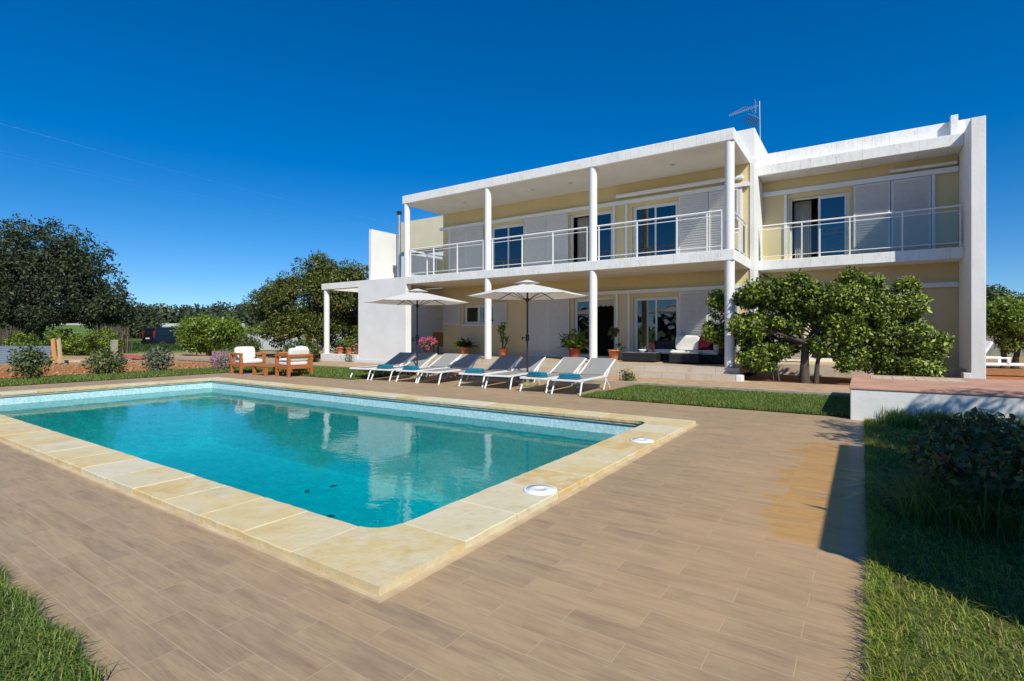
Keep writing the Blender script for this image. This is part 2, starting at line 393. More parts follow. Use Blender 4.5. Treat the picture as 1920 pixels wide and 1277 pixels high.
def coping_mat():
    t = NT('yellow_sandstone'); g = t.n('ShaderNodeNewGeometry'); ri = g.outputs['Random Per Island']
    cv = t.n('ShaderNodeCombineXYZ'); t.l(t.math('MULTIPLY', ri, 50.), cv.inputs[2])
    va = t.n('ShaderNodeVectorMath', operation='ADD'); t.l(t.pos((1, 1, 1)), va.inputs[0]); t.l(cv.outputs[0], va.inputs[1])
    n = t.noise(va.outputs[0], 2.2, 5, .6); n2 = t.noise(va.outputs[0], 9, 6, .7)
    c = t.ramp(n, [(.28, lin(198, 172, 122)), (.45, lin(208, 190, 146)), (.6, lin(206, 195, 164)), (.78, lin(196, 187, 164))])
    c = t.mix(c, lin(208, 202, 182), t.math('MULTIPLY', t.ramp(ri, [(0., .8), (.35, 0.)]), .8))
    c = t.mix(c, lin(200, 160, 92), t.math('MULTIPLY', t.ramp(ri, [(.3, 0.), (1., 1.)]), t.ramp(n2, [(.4, 0.), (.65, .8)])))
    c = t.mix(c, lin(150, 140, 96), t.math('MULTIPLY', t.ramp(t.noise(t.pos(), 5, 5, .7), [(.55, 0.), (.75, 1.)]), .4))
    return t.done(t.bsdf(c, .8, 0, .25, t.bump(n2, .9, .01)))
COPING = coping_mat()
LEDGE = simple('pale_mortar_ledge', (.52, .40, .26, 1), .85, 0, .2, .15, 6)

def pool_mat():
    t = NT('turquoise_mosaic'); v = t.pos(); 
    br = t.n('ShaderNodeTexVoronoi', feature='F1'); br.inputs['Scale'].default_value = 34; br.inputs['Randomness'].default_value = .25; t.l(v, br.inputs['Vector'])
    sc = t.n('ShaderNodeSeparateColor'); t.l(br.outputs['Color'], sc.inputs[0])
    c = t.ramp(sc.outputs[0], [(0., G(.40, .64, .66)), (.5, G(.50, .73, .755)), (1., G(.62, .82, .83))])
    return t.done(t.bsdf(c, .45, 0, .4))
POOLTILE = pool_mat()

def water_mat():
    t = NT('pool_water'); v = t.pos()
    w1 = t.noise(t.pos((1.0, 1.6, 1), (0, 0, .5)), 1.6, 3, .5); w2 = t.noise(t.pos((1, 1.4, 1), (0, 0, 1.1)), 9, 3, .55)
    h = t.math('ADD', t.math('MULTIPLY', w1, .8), t.math('MULTIPLY', w2, .16))
    b = t.bump(h, .12, .05)
    patch = t.noise(v, .55, 3, .5)
    tr = t.n('ShaderNodeBsdfTransparent')
    t.l(t.mix((.01, .66, .695, 1), (.06, .80, .81, 1), t.ramp(t.noise(v, 5.5, 5, .68), [(.32, 0.), (.68, 1.)])), tr.inputs[0])
    gl = t.n('ShaderNodeBsdfGlossy'); gl.inputs['Roughness'].default_value = .0; t.l(b, gl.inputs['Normal'])
    f = t.n('ShaderNodeFresnel'); f.inputs['IOR'].default_value = 1.33; t.l(b, f.inputs['Normal'])
    m = t.n('ShaderNodeMixShader'); t.l(f.outputs[0], m.inputs[0]); t.l(tr.outputs[0], m.inputs[1]); t.l(gl.outputs[0], m.inputs[2])
    return t.done(m.outputs[0])
WATER = water_mat()

def terrain_mat():
    t = NT('red_earth_and_fields'); v = t.pos(); sx = t.n('ShaderNodeSeparateXYZ'); t.l(v, sx.inputs[0])
    n = t.noise(v, .9, 6, .65); n2 = t.noise(v, 12, 6, .7); n3 = t.noise(v, .12, 4, .6)
    soil = t.ramp(n2, [(.3, lin(128, 78, 46)), (.5, lin(172, 112, 70)), (.7, lin(196, 142, 96))])
    soil = t.mix(soil, lin(150, 128, 80), t.ramp(n, [(.55, 0.), (.75, .6)]))
    dry = t.ramp(n2, [(.3, lin(150, 118, 78)), (.7, lin(200, 172, 128))])
    dry = t.mix(dry, lin(120, 124, 64), t.ramp(n, [(.5, 0.), (.65, .7)]))
    green = t.ramp(t.noise(v, .35, 5, .65), [(.3, lin(70, 92, 44)), (.6, lin(112, 132, 66)), (.8, lin(134, 146, 84))])
    hill = t.ramp(n3, [(.35, lin(48, 58, 36)), (.65, lin(84, 88, 58))])
    d = t.n('ShaderNodeVectorMath', operation='LENGTH'); t.l(v, d.inputs[0])
    wob = t.math('MULTIPLY_ADD', n, 6., t.math('ADD', d.outputs['Value'], -3.))
    def st(lo, hi):
        p = t.n('ShaderNodeMapRange', interpolation_type='SMOOTHSTEP'); t.l(wob, p.inputs[0]); p.inputs[1].default_value = lo; p.inputs[2].default_value = hi; return p.outputs[0]
    c = t.mix(soil, dry, st(24, 29)); c = t.mix(c, green, st(37, 44)); c = t.mix(c, hill, st(150, 190))
    return t.done(t.bsdf(c, .95, 0, .1, t.bump(n2, .9, .06)))
TERRAIN = terrain_mat()
LAWNSOIL = simple('lawn_soil', (.075, .095, .025, 1), .95, 0, .1, .4, 12, .6)
BEDSOIL = simple('red_bed_soil', (.16, .07, .035, 1), .95, 0, .1, .4, 14, .8)

def tile_floor(name, c1, c2, mortar, w, h, ms=.006):
    t = NT(name); v = t.pos(); br = t.n('ShaderNodeTexBrick'); br.offset = 0
    for k, x in (('Scale', 1), ('Brick Width', w), ('Row Height', h), ('Mortar Size', ms)): br.inputs[k].default_value = x
    br.inputs['Color1'].default_value = c1; br.inputs['Color2'].default_value = c2; br.inputs['Mortar'].default_value = mortar
    t.l(v, br.inputs['Vector']); n = t.noise(v, 3, 5, .65)
    c = t.mix(br.outputs['Color'], tuple(q*.6 for q in c1[:3])+(1,), t.ramp(n, [(.5, 0.), (.78, .6)]))
    return t.done(t.bsdf(c, .65, 0, .3, t.bump(t.noise(v, 25), .2, .003)))
TERRTILE = tile_floor('sandy_terrace_tile', (.50, .38, .25, 1), (.54, .42, .29, 1), (.36, .28, .2, 1), .33, .33)
def riser_mat():
    t = NT('pale_riser_tile'); v = t.pos(); br = t.n('ShaderNodeTexBrick'); br.offset = 0
    for k, x in (('Scale', 1), ('Brick Width', .6), ('Row Height', 40), ('Mortar Size', .006)): br.inputs[k].default_value = x
    br.inputs['Color1'].default_value = (.56, .50, .42, 1); br.inputs['Color2'].default_value = (.50, .44, .35, 1); br.inputs['Mortar'].default_value = (.3, .27, .22, 1)
    t.l(t.pos((1, .001, 1)), br.inputs['Vector']); n = t.noise(v, 4, 5, .7)
    c = t.mix(br.outputs['Color'], (.40, .22, .10, 1), t.ramp(n, [(.52, 0.), (.75, .6)]))
    return t.done(t.bsdf(c, .7, 0, .3))
RISER = riser_mat()
PATHM = simple('terracotta_path', (.46, .305, .185, 1), .8, 0, .2, .22, 5, .3)
KERBM = simple('grey_kerb_concrete', (.40, .34, .27, 1), .85, 0, .2, .2, 6, .3)
TERRATOP = simple('faded_terracotta_top', (.52, .285, .195, 1), .75, 0, .25, .18, 3.5, .2)

# ------------------------------------------------------------------ camera, light, sky
A = R(34.007)
cam = bpy.data.objects.new('camera', bpy.data.cameras.new('camera')); COL.objects.link(cam)
cam.location = (0, 0, 1.2); cam.rotation_euler = (R(90), 0, A)
cam.data.sensor_width = 36; cam.data.lens = 973.8/1920*36; cam.data.shift_y = -13.3/1920
cam.data.clip_start = .05; cam.data.clip_end = 3000
S.camera = cam
FW = np.array([-math.sin(A), math.cos(A)]); RT = np.array([math.cos(A), math.sin(A)])
def gp(px, d):
    """world x,y of photo column px at depth d"""
    p = FW*d+RT*d*(px-960)/973.8; return float(p[0]), float(p[1])

sun_dir = Vector((1, -.70, 1.12)).normalized()
el = math.asin(sun_dir.z); az = math.atan2(sun_dir.x, sun_dir.y)
sun = bpy.data.objects.new('sun', bpy.data.lights.new('sun', 'SUN')); COL.objects.link(sun)
sun.data.energy = 4.8; sun.data.angle = R(.53); sun.data.color = (1, .965, .835)
sun.rotation_euler = sun_dir.to_track_quat('Z', 'Y').to_euler(); sun.location = (20, -10, 25)
W = bpy.data.worlds.new('World'); S.world = W; W.use_nodes = True
nt = W.node_tree; nt.nodes.clear()
sky = nt.nodes.new('ShaderNodeTexSky'); sky.sky_type = 'NISHITA'; sky.sun_disc = False
sky.sun_elevation = el; sky.sun_rotation = az; sky.altitude = 0; sky.air_density = 1.0; sky.dust_density = .0; sky.ozone_density = 3.5
hs = nt.nodes.new('ShaderNodeHueSaturation'); hs.inputs['Saturation'].default_value = 1.47; hs.inputs['Hue'].default_value = .507
bg = nt.nodes.new('ShaderNodeBackground'); bg.inputs['Strength'].default_value = .119
wo = nt.nodes.new('ShaderNodeOutputWorld')
tc = nt.nodes.new('ShaderNodeTexCoord'); va = nt.nodes.new('ShaderNodeVectorMath'); va.operation = 'ADD'; va.inputs[1].default_value = (0, 0, .055)
vn = nt.nodes.new('ShaderNodeVectorMath'); vn.operation = 'NORMALIZE'
nt.links.new(tc.outputs['Generated'], va.inputs[0]); nt.links.new(va.outputs[0], vn.inputs[0]); nt.links.new(vn.outputs[0], sky.inputs['Vector'])   # very clear air: no pale band at the horizon
nt.links.new(sky.outputs[0], hs.inputs['Color']); nt.links.new(hs.outputs[0], bg.inputs[0]); nt.links.new(bg.outputs[0], wo.inputs[0])
S.view_settings.view_transform = 'Standard'; S.view_settings.look = 'None'; S.view_settings.gamma = 1; S.view_settings.exposure = .10
S.render.engine = 'CYCLES'; S.cycles.max_bounces = 8; S.cycles.transparent_max_bounces = 12; S.cycles.caustics_reflective = False; S.cycles.caustics_refractive = False
S.cycles.use_denoising = True

# ------------------------------------------------------------------ terrain
PX0, PX1, PY0, PY1 = -13.62, -2.27, 2.02, 6.62      # water rectangle
def th(x, y):
    r = math.hypot(x, y); h = -.06
    if r > 50: h += (min(r, 200)-50)*.030
    if r > 170:
        t = min(1, (r-170)/220); t = t*t*(3-2*t); a = math.atan2(y, x)
        h += t*(5+4*math.sin(a*7+1)+2.5*math.sin(a*17+.5)+1.5*math.sin(a*41))
    return h
xs = sorted(set([-600, -480, -400, -340, -290, -250, -210, -180, -150, -120, -100, -80, -65, -55, -45, -36, -30, -26, -22, -18, PX0-.1, PX1+.1, 2, 6, 10, 15, 20, 30, 45, 60, 80, 110, 150, 200, 250, 300, 380, 500]))
ys = sorted(set([-120, -60, -30, -15, -6, 0, PY0-.1, 4.3, PY1+.1, 10, 15, 20, 26, 32, 40, 50, 60, 75, 90, 110, 130, 150, 175, 200, 230, 260, 300, 350, 420, 500, 600]))
m = MB(); ix = {}
for j, y in enumerate(ys):
    for i, x in enumerate(xs): m.v.append((x, y, th(x, y)))
nx = len(xs)
for j in range(len(ys)-1):
    for i in range(nx-1):
        if xs[i] >= PX0-.15 and xs[i+1] <= PX1+.15 and ys[j] >= PY0-.15 and ys[j+1] <= PY1+.15: continue
        m.f.append((j*nx+i, j*nx+i+1, (j+1)*nx+i+1, (j+1)*nx+i)); m.sm.append(True)
tag(m.build('ground', TERRAIN), kind='structure')

# pool deck sheet with the pool hole, made of quads butting edge to edge
m = MB()
for x0, x1, y0, y1 in ((-16.05, .05, -3, 1.7), (-16.05, -13.95, 1.7, 6.9), (-1.9, .05, 1.7, 6.9), (-16.05, .05, 6.9, 8.82), (-10.95, -4.38, 8.82, 13.4)):
    m.add([(x0, y0, 0), (x1, y0, 0), (x1, y1, 0), (x0, y1, 0)], [(0, 1, 2, 3)])
tag(m.build('pool_deck', DECK), kind='structure')
# basin
m = MB(); b = -1.55; wz = .0
x0, x1, y0, y1 = PX0, PX1, PY0, PY1; rr = .22
def rrect(x0, x1, y0, y1, rq, n=6):
    P = []
    ra, rb = rq, .03
    for cx, cy, a0, r in ((x1-ra, y1-ra, 0, ra), (x0+rb, y1-rb, 90, rb), (x0+rb, y0+rb, 180, rb), (x1-ra, y0+ra, 270, ra)):
        for k in range(n+1):
            a = R(a0+90*k/n); P.append((cx+r*math.cos(a), cy+r*math.sin(a)))
    return P
poly = rrect(x0, x1, y0, y1, rr); n = len(poly)
m.add([(x, y, .0) for x, y in poly]+[(x, y, b) for x, y in poly], [(i, i+n, (i+1) % n+n, (i+1) % n) for i in range(n)])
m.add([(x, y, b) for x, y in poly], [tuple(range(n))])
tag(m.build('pool_basin', POOLTILE), kind='structure')
m = MB(); m.add([(x, y, -.17) for x, y in rrect(x0+.001, x1-.001, y0+.001, y1-.001, rr)], [tuple(range(n))])
tag(m.build('water', WATER), kind='structure')
# coping stones: one stone per island, butt jointed with small gaps
ox0, ox1, oy0, oy1 = -14.06, -1.81, 1.61, 6.99
m = MB(); rs = random.Random(3); zt = .055; zb = .012
def stone(x0, x1, y0, y1):
    g = .004; ch = .006
    def q(): return rs.uniform(-.004, .004)
    a = [(x0+g, y0+g), (x1-g, y0+g), (x1-g, y1-g), (x0+g, y1-g)]; dz = q()*.6
    # subdivide the outline so the edges look hewn
    ring = []
    for i in range(4):
        p, r_ = a[i], a[(i+1) % 4]; k = max(2, int(math.hypot(r_[0]-p[0], r_[1]-p[1])/.07))
        for s in range(k):
            u = s/k; ring.append((p[0]+(r_[0]-p[0])*u+(q() if s else 0), p[1]+(r_[1]-p[1])*u+(q() if s else 0)))
    cx, cy = (x0+x1)/2, (y0+y1)/2; n = len(ring)
    inn = [(cx+(x-cx)*(1-ch*2/(x1-x0)), cy+(y-cy)*(1-ch*2/(y1-y0))) for x, y in ring]
    vs = [(x, y, zb) for x, y in ring]+[(x, y, zt-ch+dz) for x, y in ring]+[(x, y, zt+dz) for x, y in inn]
    fs = [(i, (i+1) % n, n+(i+1) % n, n+i) for i in range(n)]+[(n+i, n+(i+1) % n, 2*n+(i+1) % n, 2*n+i) for i in range(n)]+[tuple(range(2*n, 3*n)), tuple(range(n))[::-1]]
    m.add(vs, fs)
OV = .035
ix0, ix1, iy0, iy1 = PX0+OV, PX1-OV, PY0+OV, PY1-OV
def run(a, b, step):
    n = max(1, round((b-a)/step)); q = [a+(b-a)*i/n+(rs.uniform(-.03, .03) if 0 < i < n else 0) for i in range(n+1)]
    return list(zip(q[:-1], q[1:]))
cs = .2
for a, b_ in run(ox0+.5, ix1-.17, .5): stone(a, b_, oy0, iy0); 
for a, b_ in run(ox0+.5, ix1-.17, .5): stone(a, b_, iy1, oy1)
for a, b_ in run(iy0+.17, iy1-.17, .5): stone(ix1, ox1, a, b_); stone(ox0, ix0, a, b_)
def corner(cx, cy, sx, sy):
    """square corner stone with a concave rounded inner corner"""
    ex = ix0 if sx < 0 else ix1; ey = iy0 if sy < 0 else iy1
    o = (ox0 if sx < 0 else ox1, oy0 if sy < 0 else oy1); r = .17 if sx > 0 else ex*0+ (ox0+.5-ix0)
    ry = .17
    px, py = ex-sx*r, ey-sy*ry
    P = [(o[0], o[1]), (px, o[1]), (px, ey)]
    for k in range(1, 7):
        a = R(90*k/7); P.append((px+sx*r*math.sin(a), py+sy*ry*math.cos(a)))
    P += [(ex, py), (o[0], py)]
    if sx*sy < 0: P = P[::-1]
    P = P[::-1]
    m.prism(P, zb, zt)
for sx in (-1, 1):
    for sy in (-1, 1): corner(0, 0, sx, sy)
tag(m.build('pool_coping', COPING), kind='structure')
m = MB()
for x0, x1, y0, y1 in ((ox0-.03, ox1+.03, oy0-.03, PY0+.02), (ox0-.03, ox1+.03, PY1-.02, oy1+.03), (ox0-.03, PX0+.02, PY0+.02, PY1-.02), (PX1-.02, ox1+.03, PY0+.02, PY1-.02)):
    m.box(x0, x1, y0, y1, -.02, .012)
tag(m.build('coping_ledge', LEDGE), kind='structure')
# skimmer lids
for y, lab in ((3.26, 'round white skimmer lid on the pool coping, nearer of two'), (5.37, 'round white skimmer lid on the pool coping, near the farther corner')):
    t = empty('skimmer_lid', (-1.95, y, zt+.001), 0, lab, 'pool lid', 'skimmer lids set in the coping')
    MB().lathe([(.125, 0), (.125, .006), (.118, .009), (.106, .009)], n=32).build('rim', WHITEPAINT, t)
    MB().lathe([(.104, .002), (.104, .010), (.03, .012), (.028, .007), (.0, .007)], n=32).build('cover', WHITEPAINT, t)
for k, (px, py, a, lab) in enumerate(((620, 967, 20, 'dark sunken leaf on the pool floor nearest the rounded corner'), (625, 911, 70, 'dark sunken leaf on the pool floor behind the nearest one'), (576, 921, 130, 'dark sunken leaf on the pool floor left of the other two'))):
    d = 973.8*(1.2+1.535)/(py-625.2); x, y = gp(px, d); q = MB()
    q.add([(-.05, 0, 0), (-.015, .026, .01), (.03, .018, .006), (.06, 0, .012), (.03, -.018, .006), (-.015, -.026, .01)], [(0, 5, 4, 3, 2, 1)]); o = q.build('sunken_leaf', BARK); o.location = (x, y, -1.54); o.rotation_euler = (0, 0, R(a)); o.scale = (1.5, 1.5, 1); tag(o, lab, 'leaf', 'leaves on the pool floor')

# path, kerb, bed, lawn bases
m = MB(); m.box(-30, 8, 11.45, 13.32, -.03, .08); tag(m.build('path', PATHM), kind='structure')
m = MB(); m.box(-30, 8, 11.36, 11.45, -.03, .085); tag(m.build('kerb', KERBM), kind='structure')
m = MB(); m.box(-2.46, 8, 13.32, 15.9, -.03, .07); tag(m.build('bed_soil', BEDSOIL), kind='structure')
m = MB()
for x0, x1, y0, y1 in ((-4.38, -.14, 8.82, 11.36), (.05, 4, -3, 8.63), (-18.35, -16.05, -3, 11.36), (-16.05, -10.95, 8.82, 11.36), (-5.4, -2.2, -.6, .70)):
    m.add([(x0, y0, .012), (x1, y0, .012), (x1, y1, .012), (x0, y1, .012)], [(0, 1, 2, 3)])
tag(m.build('lawn_base', LAWNSOIL), kind='structure')

# ------------------------------------------------------------------ house
XR, XL, YF, YW = -2.59, -13.95, 13.5, 15.66
ZT, ZSB, ZST, ZRB, ZRT = .37, 2.995, 3.263, 5.93, 6.22
house = empty('house', (-8, YW, 0), 0, 'modern two storey white and yellow house with balconies, round columns and louvred shutters', 'house')
def hb(mb, name, mat, bevel=0):
    o = mb.build(name, mat, None, bevel); o.parent = house; o.matrix_parent_inverse = Matrix.Translation((8, -YW, 0)); return o
def hsub(mb, name, mat, par, bevel=0):
    o = mb.build(name, mat, None, bevel); o.parent = par; return o

def wall_open(m, x0, x1, z0, z1, y, th, ops):
    """wall in the XZ plane (front at y) with rectangular openings and reveals"""
    X = sorted(set([x0, x1]+[q for o in ops for q in o[:2]])); Z = sorted(set([z0, z1]+[q for o in ops for q in o[2:]]))
    for i in range(len(X)-1):
        for j in range(len(Z)-1):
            cx, cz = (X[i]+X[i+1])/2, (Z[j]+Z[j+1])/2
            if any(o[0] < cx < o[1] and o[2] < cz < o[3] for o in ops): continue
            for yy, fl in ((y, 1), (y+th, 0)):
                q = [(X[i], yy, Z[j]), (X[i+1], yy, Z[j]), (X[i+1], yy, Z[j+1]), (X[i], yy, Z[j+1])]
                m.add(q, [(0, 1, 2, 3) if fl else (3, 2, 1, 0)])
    for a, b_, c, d in ops:
        m.add([(a, y, c), (b_, y, c), (b_, y, d), (a, y, d), (a, y+th, c), (b_, y+th, c), (b_, y+th, d), (a, y+th, d)],
              [(0, 4, 5, 1), (1, 5, 6, 2), (2, 6, 7, 3), (3, 7, 4, 0)])
    m.add([(x0, y, z0), (x0, y+th, z0), (x0, y+th, z1), (x0, y, z1)], [(0, 3, 2, 1)][::1])
    m.add([(x1, y, z0), (x1, y+th, z0), (x1, y+th, z1), (x1, y, z1)], [(0, 1, 2, 3)])

up_ops = [(-11.53, -10.06, ZST+.03, 5.19), (-8.2, -6.65, ZST+.03, 5.19), (-6.0, -4.58, ZST+.03, 5.19)]
lo_ops = [(-12.84, -11.4, 1.55, 2.29), (-8.07, -6.6, .40, 2.36), (-5.97, -4.56, .40, 2.33)]
m = MB(); wall_open(m, -13.88, -2.595, ZT, 6.0, YW, .28, up_ops+lo_ops); hb(m, 'front_wall', YELLOW)
m = MB(); wing_ops = [(-1.76, -.30, ZST+.03, 5.12), (-1.3, .1, .40, 2.3)]
wall_open(m, -2.465, 1.995, .1, 5.9, 17.05, .25, wing_ops); hb(m, 'wing_wall', YELLOW)
# hidden shell: side, back, floors
m = MB(); m.box(-13.875, -13.6, YW+.281, 24, .1, 6.6); m.box(-13.6, 1.97, 23.7, 24, .1, 6.6); hb(m, 'rear_wall', YELLOW)
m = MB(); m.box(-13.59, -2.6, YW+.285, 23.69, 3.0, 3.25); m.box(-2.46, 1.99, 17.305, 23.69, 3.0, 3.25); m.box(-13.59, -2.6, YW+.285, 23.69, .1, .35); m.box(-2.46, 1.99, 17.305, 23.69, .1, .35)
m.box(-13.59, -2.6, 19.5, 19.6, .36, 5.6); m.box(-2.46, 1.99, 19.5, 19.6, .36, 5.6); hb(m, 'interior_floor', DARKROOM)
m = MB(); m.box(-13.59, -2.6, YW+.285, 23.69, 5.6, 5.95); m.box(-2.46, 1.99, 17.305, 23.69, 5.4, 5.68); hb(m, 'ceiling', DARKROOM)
# slabs
m = MB(); m.box(XL, XR, YF, YW-.002, ZRB, ZRT); hb(m, 'roof_canopy', FASCIA, .012)
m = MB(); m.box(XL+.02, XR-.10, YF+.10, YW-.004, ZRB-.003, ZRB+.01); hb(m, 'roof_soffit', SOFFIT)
m = MB(); m.box(XL+.19, XR, YF, YW-.002, ZSB, ZST); hb(m, 'balcony_slab', FASCIA, .01)
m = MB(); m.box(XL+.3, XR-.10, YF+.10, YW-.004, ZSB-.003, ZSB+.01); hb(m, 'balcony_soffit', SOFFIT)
m = MB(); m.box(-2.465, 1.997, 16.2, 17.048, ZSB, ZST); hb(m, 'wing_balcony_slab', FASCIA, .01)
m = MB(); m.box(-2.465, 1.997, 16.2, 17.048, 5.685, 5.965); hb(m, 'wing_roof_slab', FASCIA, .01)
m = MB(); m.box(-2.463, 2.2, 16.6, 16.85, 5.97, 6.40); m.box(1.78, 1.92, 16.43, 16.598, 5.97, 6.5); m.box(-2.463, 2.2, 16.85, 24, 5.7, 5.96); hb(m, 'wing_parapet', FASCIA, .008)
m = MB(); m.box(-13.9, -2.47, YW+.02, YW+.3, 6.02, 6.9); m.box(-2.72, -2.47, YW+.302, 18.0, 6.02, 6.88); m.box(-13.9, -2.722, YW+.302, 24, 5.96, 6.2); hb(m, 'main_parapet', WHITE, .008)
m = MB(); m.box(-2.59, -2.468, YW-.03, 17.6, .1, 6.0); hb(m, 'corner_fin', WHITE, .006)
m = MB(); m.box(2.0, 2.25, 15.27, 22, .06, 5.99); m.box(1.87, 1.998, 15.25, 15.6, .06, .32); hb(m, 'end_fin_wall', WHITE, .01)
# gallery screen on the left
m = MB(); m.box(-16.38, -13.765, YF, YF+.27, .20, ZST); hb(m, 'screen_wall', WHITE, .008)
m = MB(); m.box(-18.69, -16.382, YF, YF+.27, ZSB+.02, ZST); m.box(-18.69, -18.44, YF+.272, 18.0, ZSB+.02, ZST); m.box(-16.6, -16.45, YF+.272, 18.0, ZSB+.1, ZST-.05); hb(m, 'pergola_beam', WHITE, .008)
m = MB(); m.box(-18.72, -16.382, YF-.02, YF+.30, .06, .36); m.box(-16.38, -13.74, YF-.02, YF+.29, .06, .198); hb(m, 'gallery_plinth', WHITE, .008)
m = MB(); m.box(-16.08, -15.93, YF+.275, 15.15, .3, 5.28); hb(m, 'white_flank_wall', WHITE, .008)
m = MB(); m.box(-19.2, -13.89, 17.3, 17.5, .1, 3.2); m.box(-16.5, -13.78, YF+.28, 17.3, ZST-.05, ZST+.01); hb(m, 'recess_wall', simple('beige_recess_render', (.76, .68, .54, 1), .8, 0, .2, .06))
m = MB(); m.box(-20.9, -17.0, 20, 23.5, 5.6, 7.22); hb(m, 'stair_tower', plaster('cream_render', (.74, .66, .47, 1), .1))
m = MB(); m.box(-20.85, -17.4, 20.12, 23.5, 3.2, 5.598); hb(m, 'set_back_storey', WHITE)
m = MB(); m.box(-17.39, -16.9, 20.3, 20.34, 3.3, 5.59); hb(m, 'dark_glazing', GLASS)
# columns
cols_x = (-13.83, -10.14, -6.39, -2.715)
for x in cols_x:
    m = MB(); m.tube([(x, YF+.125, ZST-.01), (x, YF+.125, ZRB-.004)], .112, 28); hb(m, 'column', WHITE)
    if x > -13:
        m = MB(); m.tube([(x, YF+.125, ZT-.01), (x, YF+.125, ZSB-.004)], .117, 28); hb(m, 'column', WHITE)
m = MB(); m.tube([(-18.52, YF+.135, .36), (-18.52, YF+.135, ZSB+.018)], .115, 24); hb(m, 'column', WHITE)
# trims
m = MB(); m.box(-13.98, -2.60, YW-.10, YW-.003, 5.29, 5.40); hb(m, 'shutter_track', WHITEPAINT, .004)
m = MB(); m.box(-10.2, -2.60, YW-.10, YW-.003, 2.455, 2.56); hb(m, 'shutter_track', WHITEPAINT, .004)
m = MB(); m.box(-2.46, 1.99, 16.95, 17.047, 5.245, 5.375); hb(m, 'shutter_track', WHITEPAINT, .004)
m = MB(); m.box(-2.46, 1.99, 16.95, 17.047, 2.37, 2.49); hb(m, 'shutter_track', WHITEPAINT, .004)
for x, z0, z1, y in ((-6.60, ZST, 5.285, YW), (-6.18, ZST, 5.285, YW), (-13.52, ZST, 5.285, YW), (-2.82, ZST, 5.285, YW), (-6.50, ZT, 2.45, YW), (-6.10, ZT, 2.45, YW), (-1.86, ZST, 5.24, 17.05), (1.50, ZST, 5.24, 17.05)):
    m = MB(); m.box(x-.035, x+.035, y-.06, y-.003, z0, z1); hb(m, 'door_post', WHITEPAINT, .003)
# windows
def window(x0, x1, z0, z1, y, kind='two', fw=.055):
    yy = y+.09
    m = MB()
    m.box(x0+.002, x0+fw, yy, yy+.07, z0+.002, z1-.002); m.box(x1-fw, x1-.002, yy, yy+.07, z0+.002, z1-.002)
    m.box(x0+fw, x1-fw, yy, yy+.07, z1-fw, z1-.002); m.box(x0+fw, x1-fw, yy, yy+.07, z0+.002, z0+fw)
    fr = hb(m, 'window', FRAME, .003)
    xm = (x0+x1)/2; s = .045
    def sash(a, b_, dy):
        q = MB(); c0, c1 = z0+fw+.001, z1-fw-.001
        q.box(a, a+s, yy+dy, yy+dy+.03, c0, c1); q.box(b_-s, b_, yy+dy, yy+dy+.03, c0, c1); q.box(a+s, b_-s, yy+dy, yy+dy+.03, c1-s, c1); q.box(a+s, b_-s, yy+dy, yy+dy+.03, c0, c0+s)
        hsub(q, 'sash', FRAME, fr, .002)
        q = MB(); q.box(a+s, b_-s, yy+dy+.01, yy+dy+.018, c0+s, c1-s); hsub(q, 'pane', GLASS, fr)
    def curtain(a, b_):
        q = MB(); n = 36; yb = y+.42
        vs = []
        for i in range(n+1):
            u = a+(b_-a)*i/n; w = .035*math.sin(i*1.35+a*7)+.012*math.sin(i*3.1)
            vs += [(u, yb+w, z0+.03), (u, yb+w*.7, z1-.03)]
        q.add(vs, [(2*i, 2*i+2, 2*i+3, 2*i+1) for i in range(n)], True); hsub(q, 'curtain', CURT, fr)
    if kind == 'two':
        sash(x0+fw+.002, xm+.02, .002); sash(xm-.02, x1-fw-.002, .036); curtain(x0+.03, x0+.33); curtain(x1-.28, x1-.03)
    elif kind == 'open':                    # right leaf in place, left leaf slid away behind it
        sash(xm-.02, x1-fw-.002, .036); sash(xm+.0, x1-fw-.01, .002); curtain(x0+.08, x0+.52)
    elif kind == 'dark':
        sash(x0+fw+.002, xm-.02, .002); sash(x0+.12, xm-.01, .036)
    return fr
for o, k in zip(up_ops, ('two', 'open', 'two')): window(*o, YW, k)
window(*wing_ops[0], 17.05, 'open'); window(*wing_ops[1], 17.05, 'two')
window(*lo_ops[0], YW, 'two'); fd = window(*lo_ops[1], YW, 'dark'); window(*lo_ops[2], YW, 'two')
# scalloped blind in the open terrace door
m = MB(); n = 30; vs = []
for i in range(n+1):
    x = -7.3+.66*i/n; vs += [(x, YW+.15, 2.3), (x, YW+.15+.01*math.sin(i), 2.13-.05*abs(math.sin(i*math.pi/7.5)))]
m.add(vs, [(2*i, 2*i+1, 2*i+3, 2*i+2) for i in range(n)]); hsub(m, 'valance', CURT, fd)

def shutter(x0, x1, z0, z1, y, louvre=True, name='shutter', fw=.05, pitch=.068):
    m = MB(); y0 = y-.055; y1 = y-.018
    m.box(x0, x0+fw, y0, y1, z0, z1); m.box(x1-fw, x1, y0, y1, z0, z1); m.box(x0+fw, x1-fw, y0, y1, z1-fw, z1); m.box(x0+fw, x1-fw, y0, y1, z0, z0+fw)
    n = int((z1-z0-2*fw)/pitch)
    for i in range(n):
        z = z0+fw+(i+.5)*(z1-z0-2*fw)/n
        m.box(x0+fw-.004, x1-fw+.004, y-.056, y-.048, z-pitch*.56, z+pitch*.56, Matrix.Rotation(R(33), 3, 'X'))
    m.box(x0+fw, x1-fw, y-.024, y-.020, z0+fw, z1-fw)
    return hb(m, name, SHUT)
for x0, x1 in ((-13.47, -12.66), (-12.65, -11.84), (-9.98, -9.10), (-9.08, -8.24), (-4.54, -3.69), (-3.67, -2.87)): shutter(x0, x1, ZST+.02, 5.285, YW-.02)
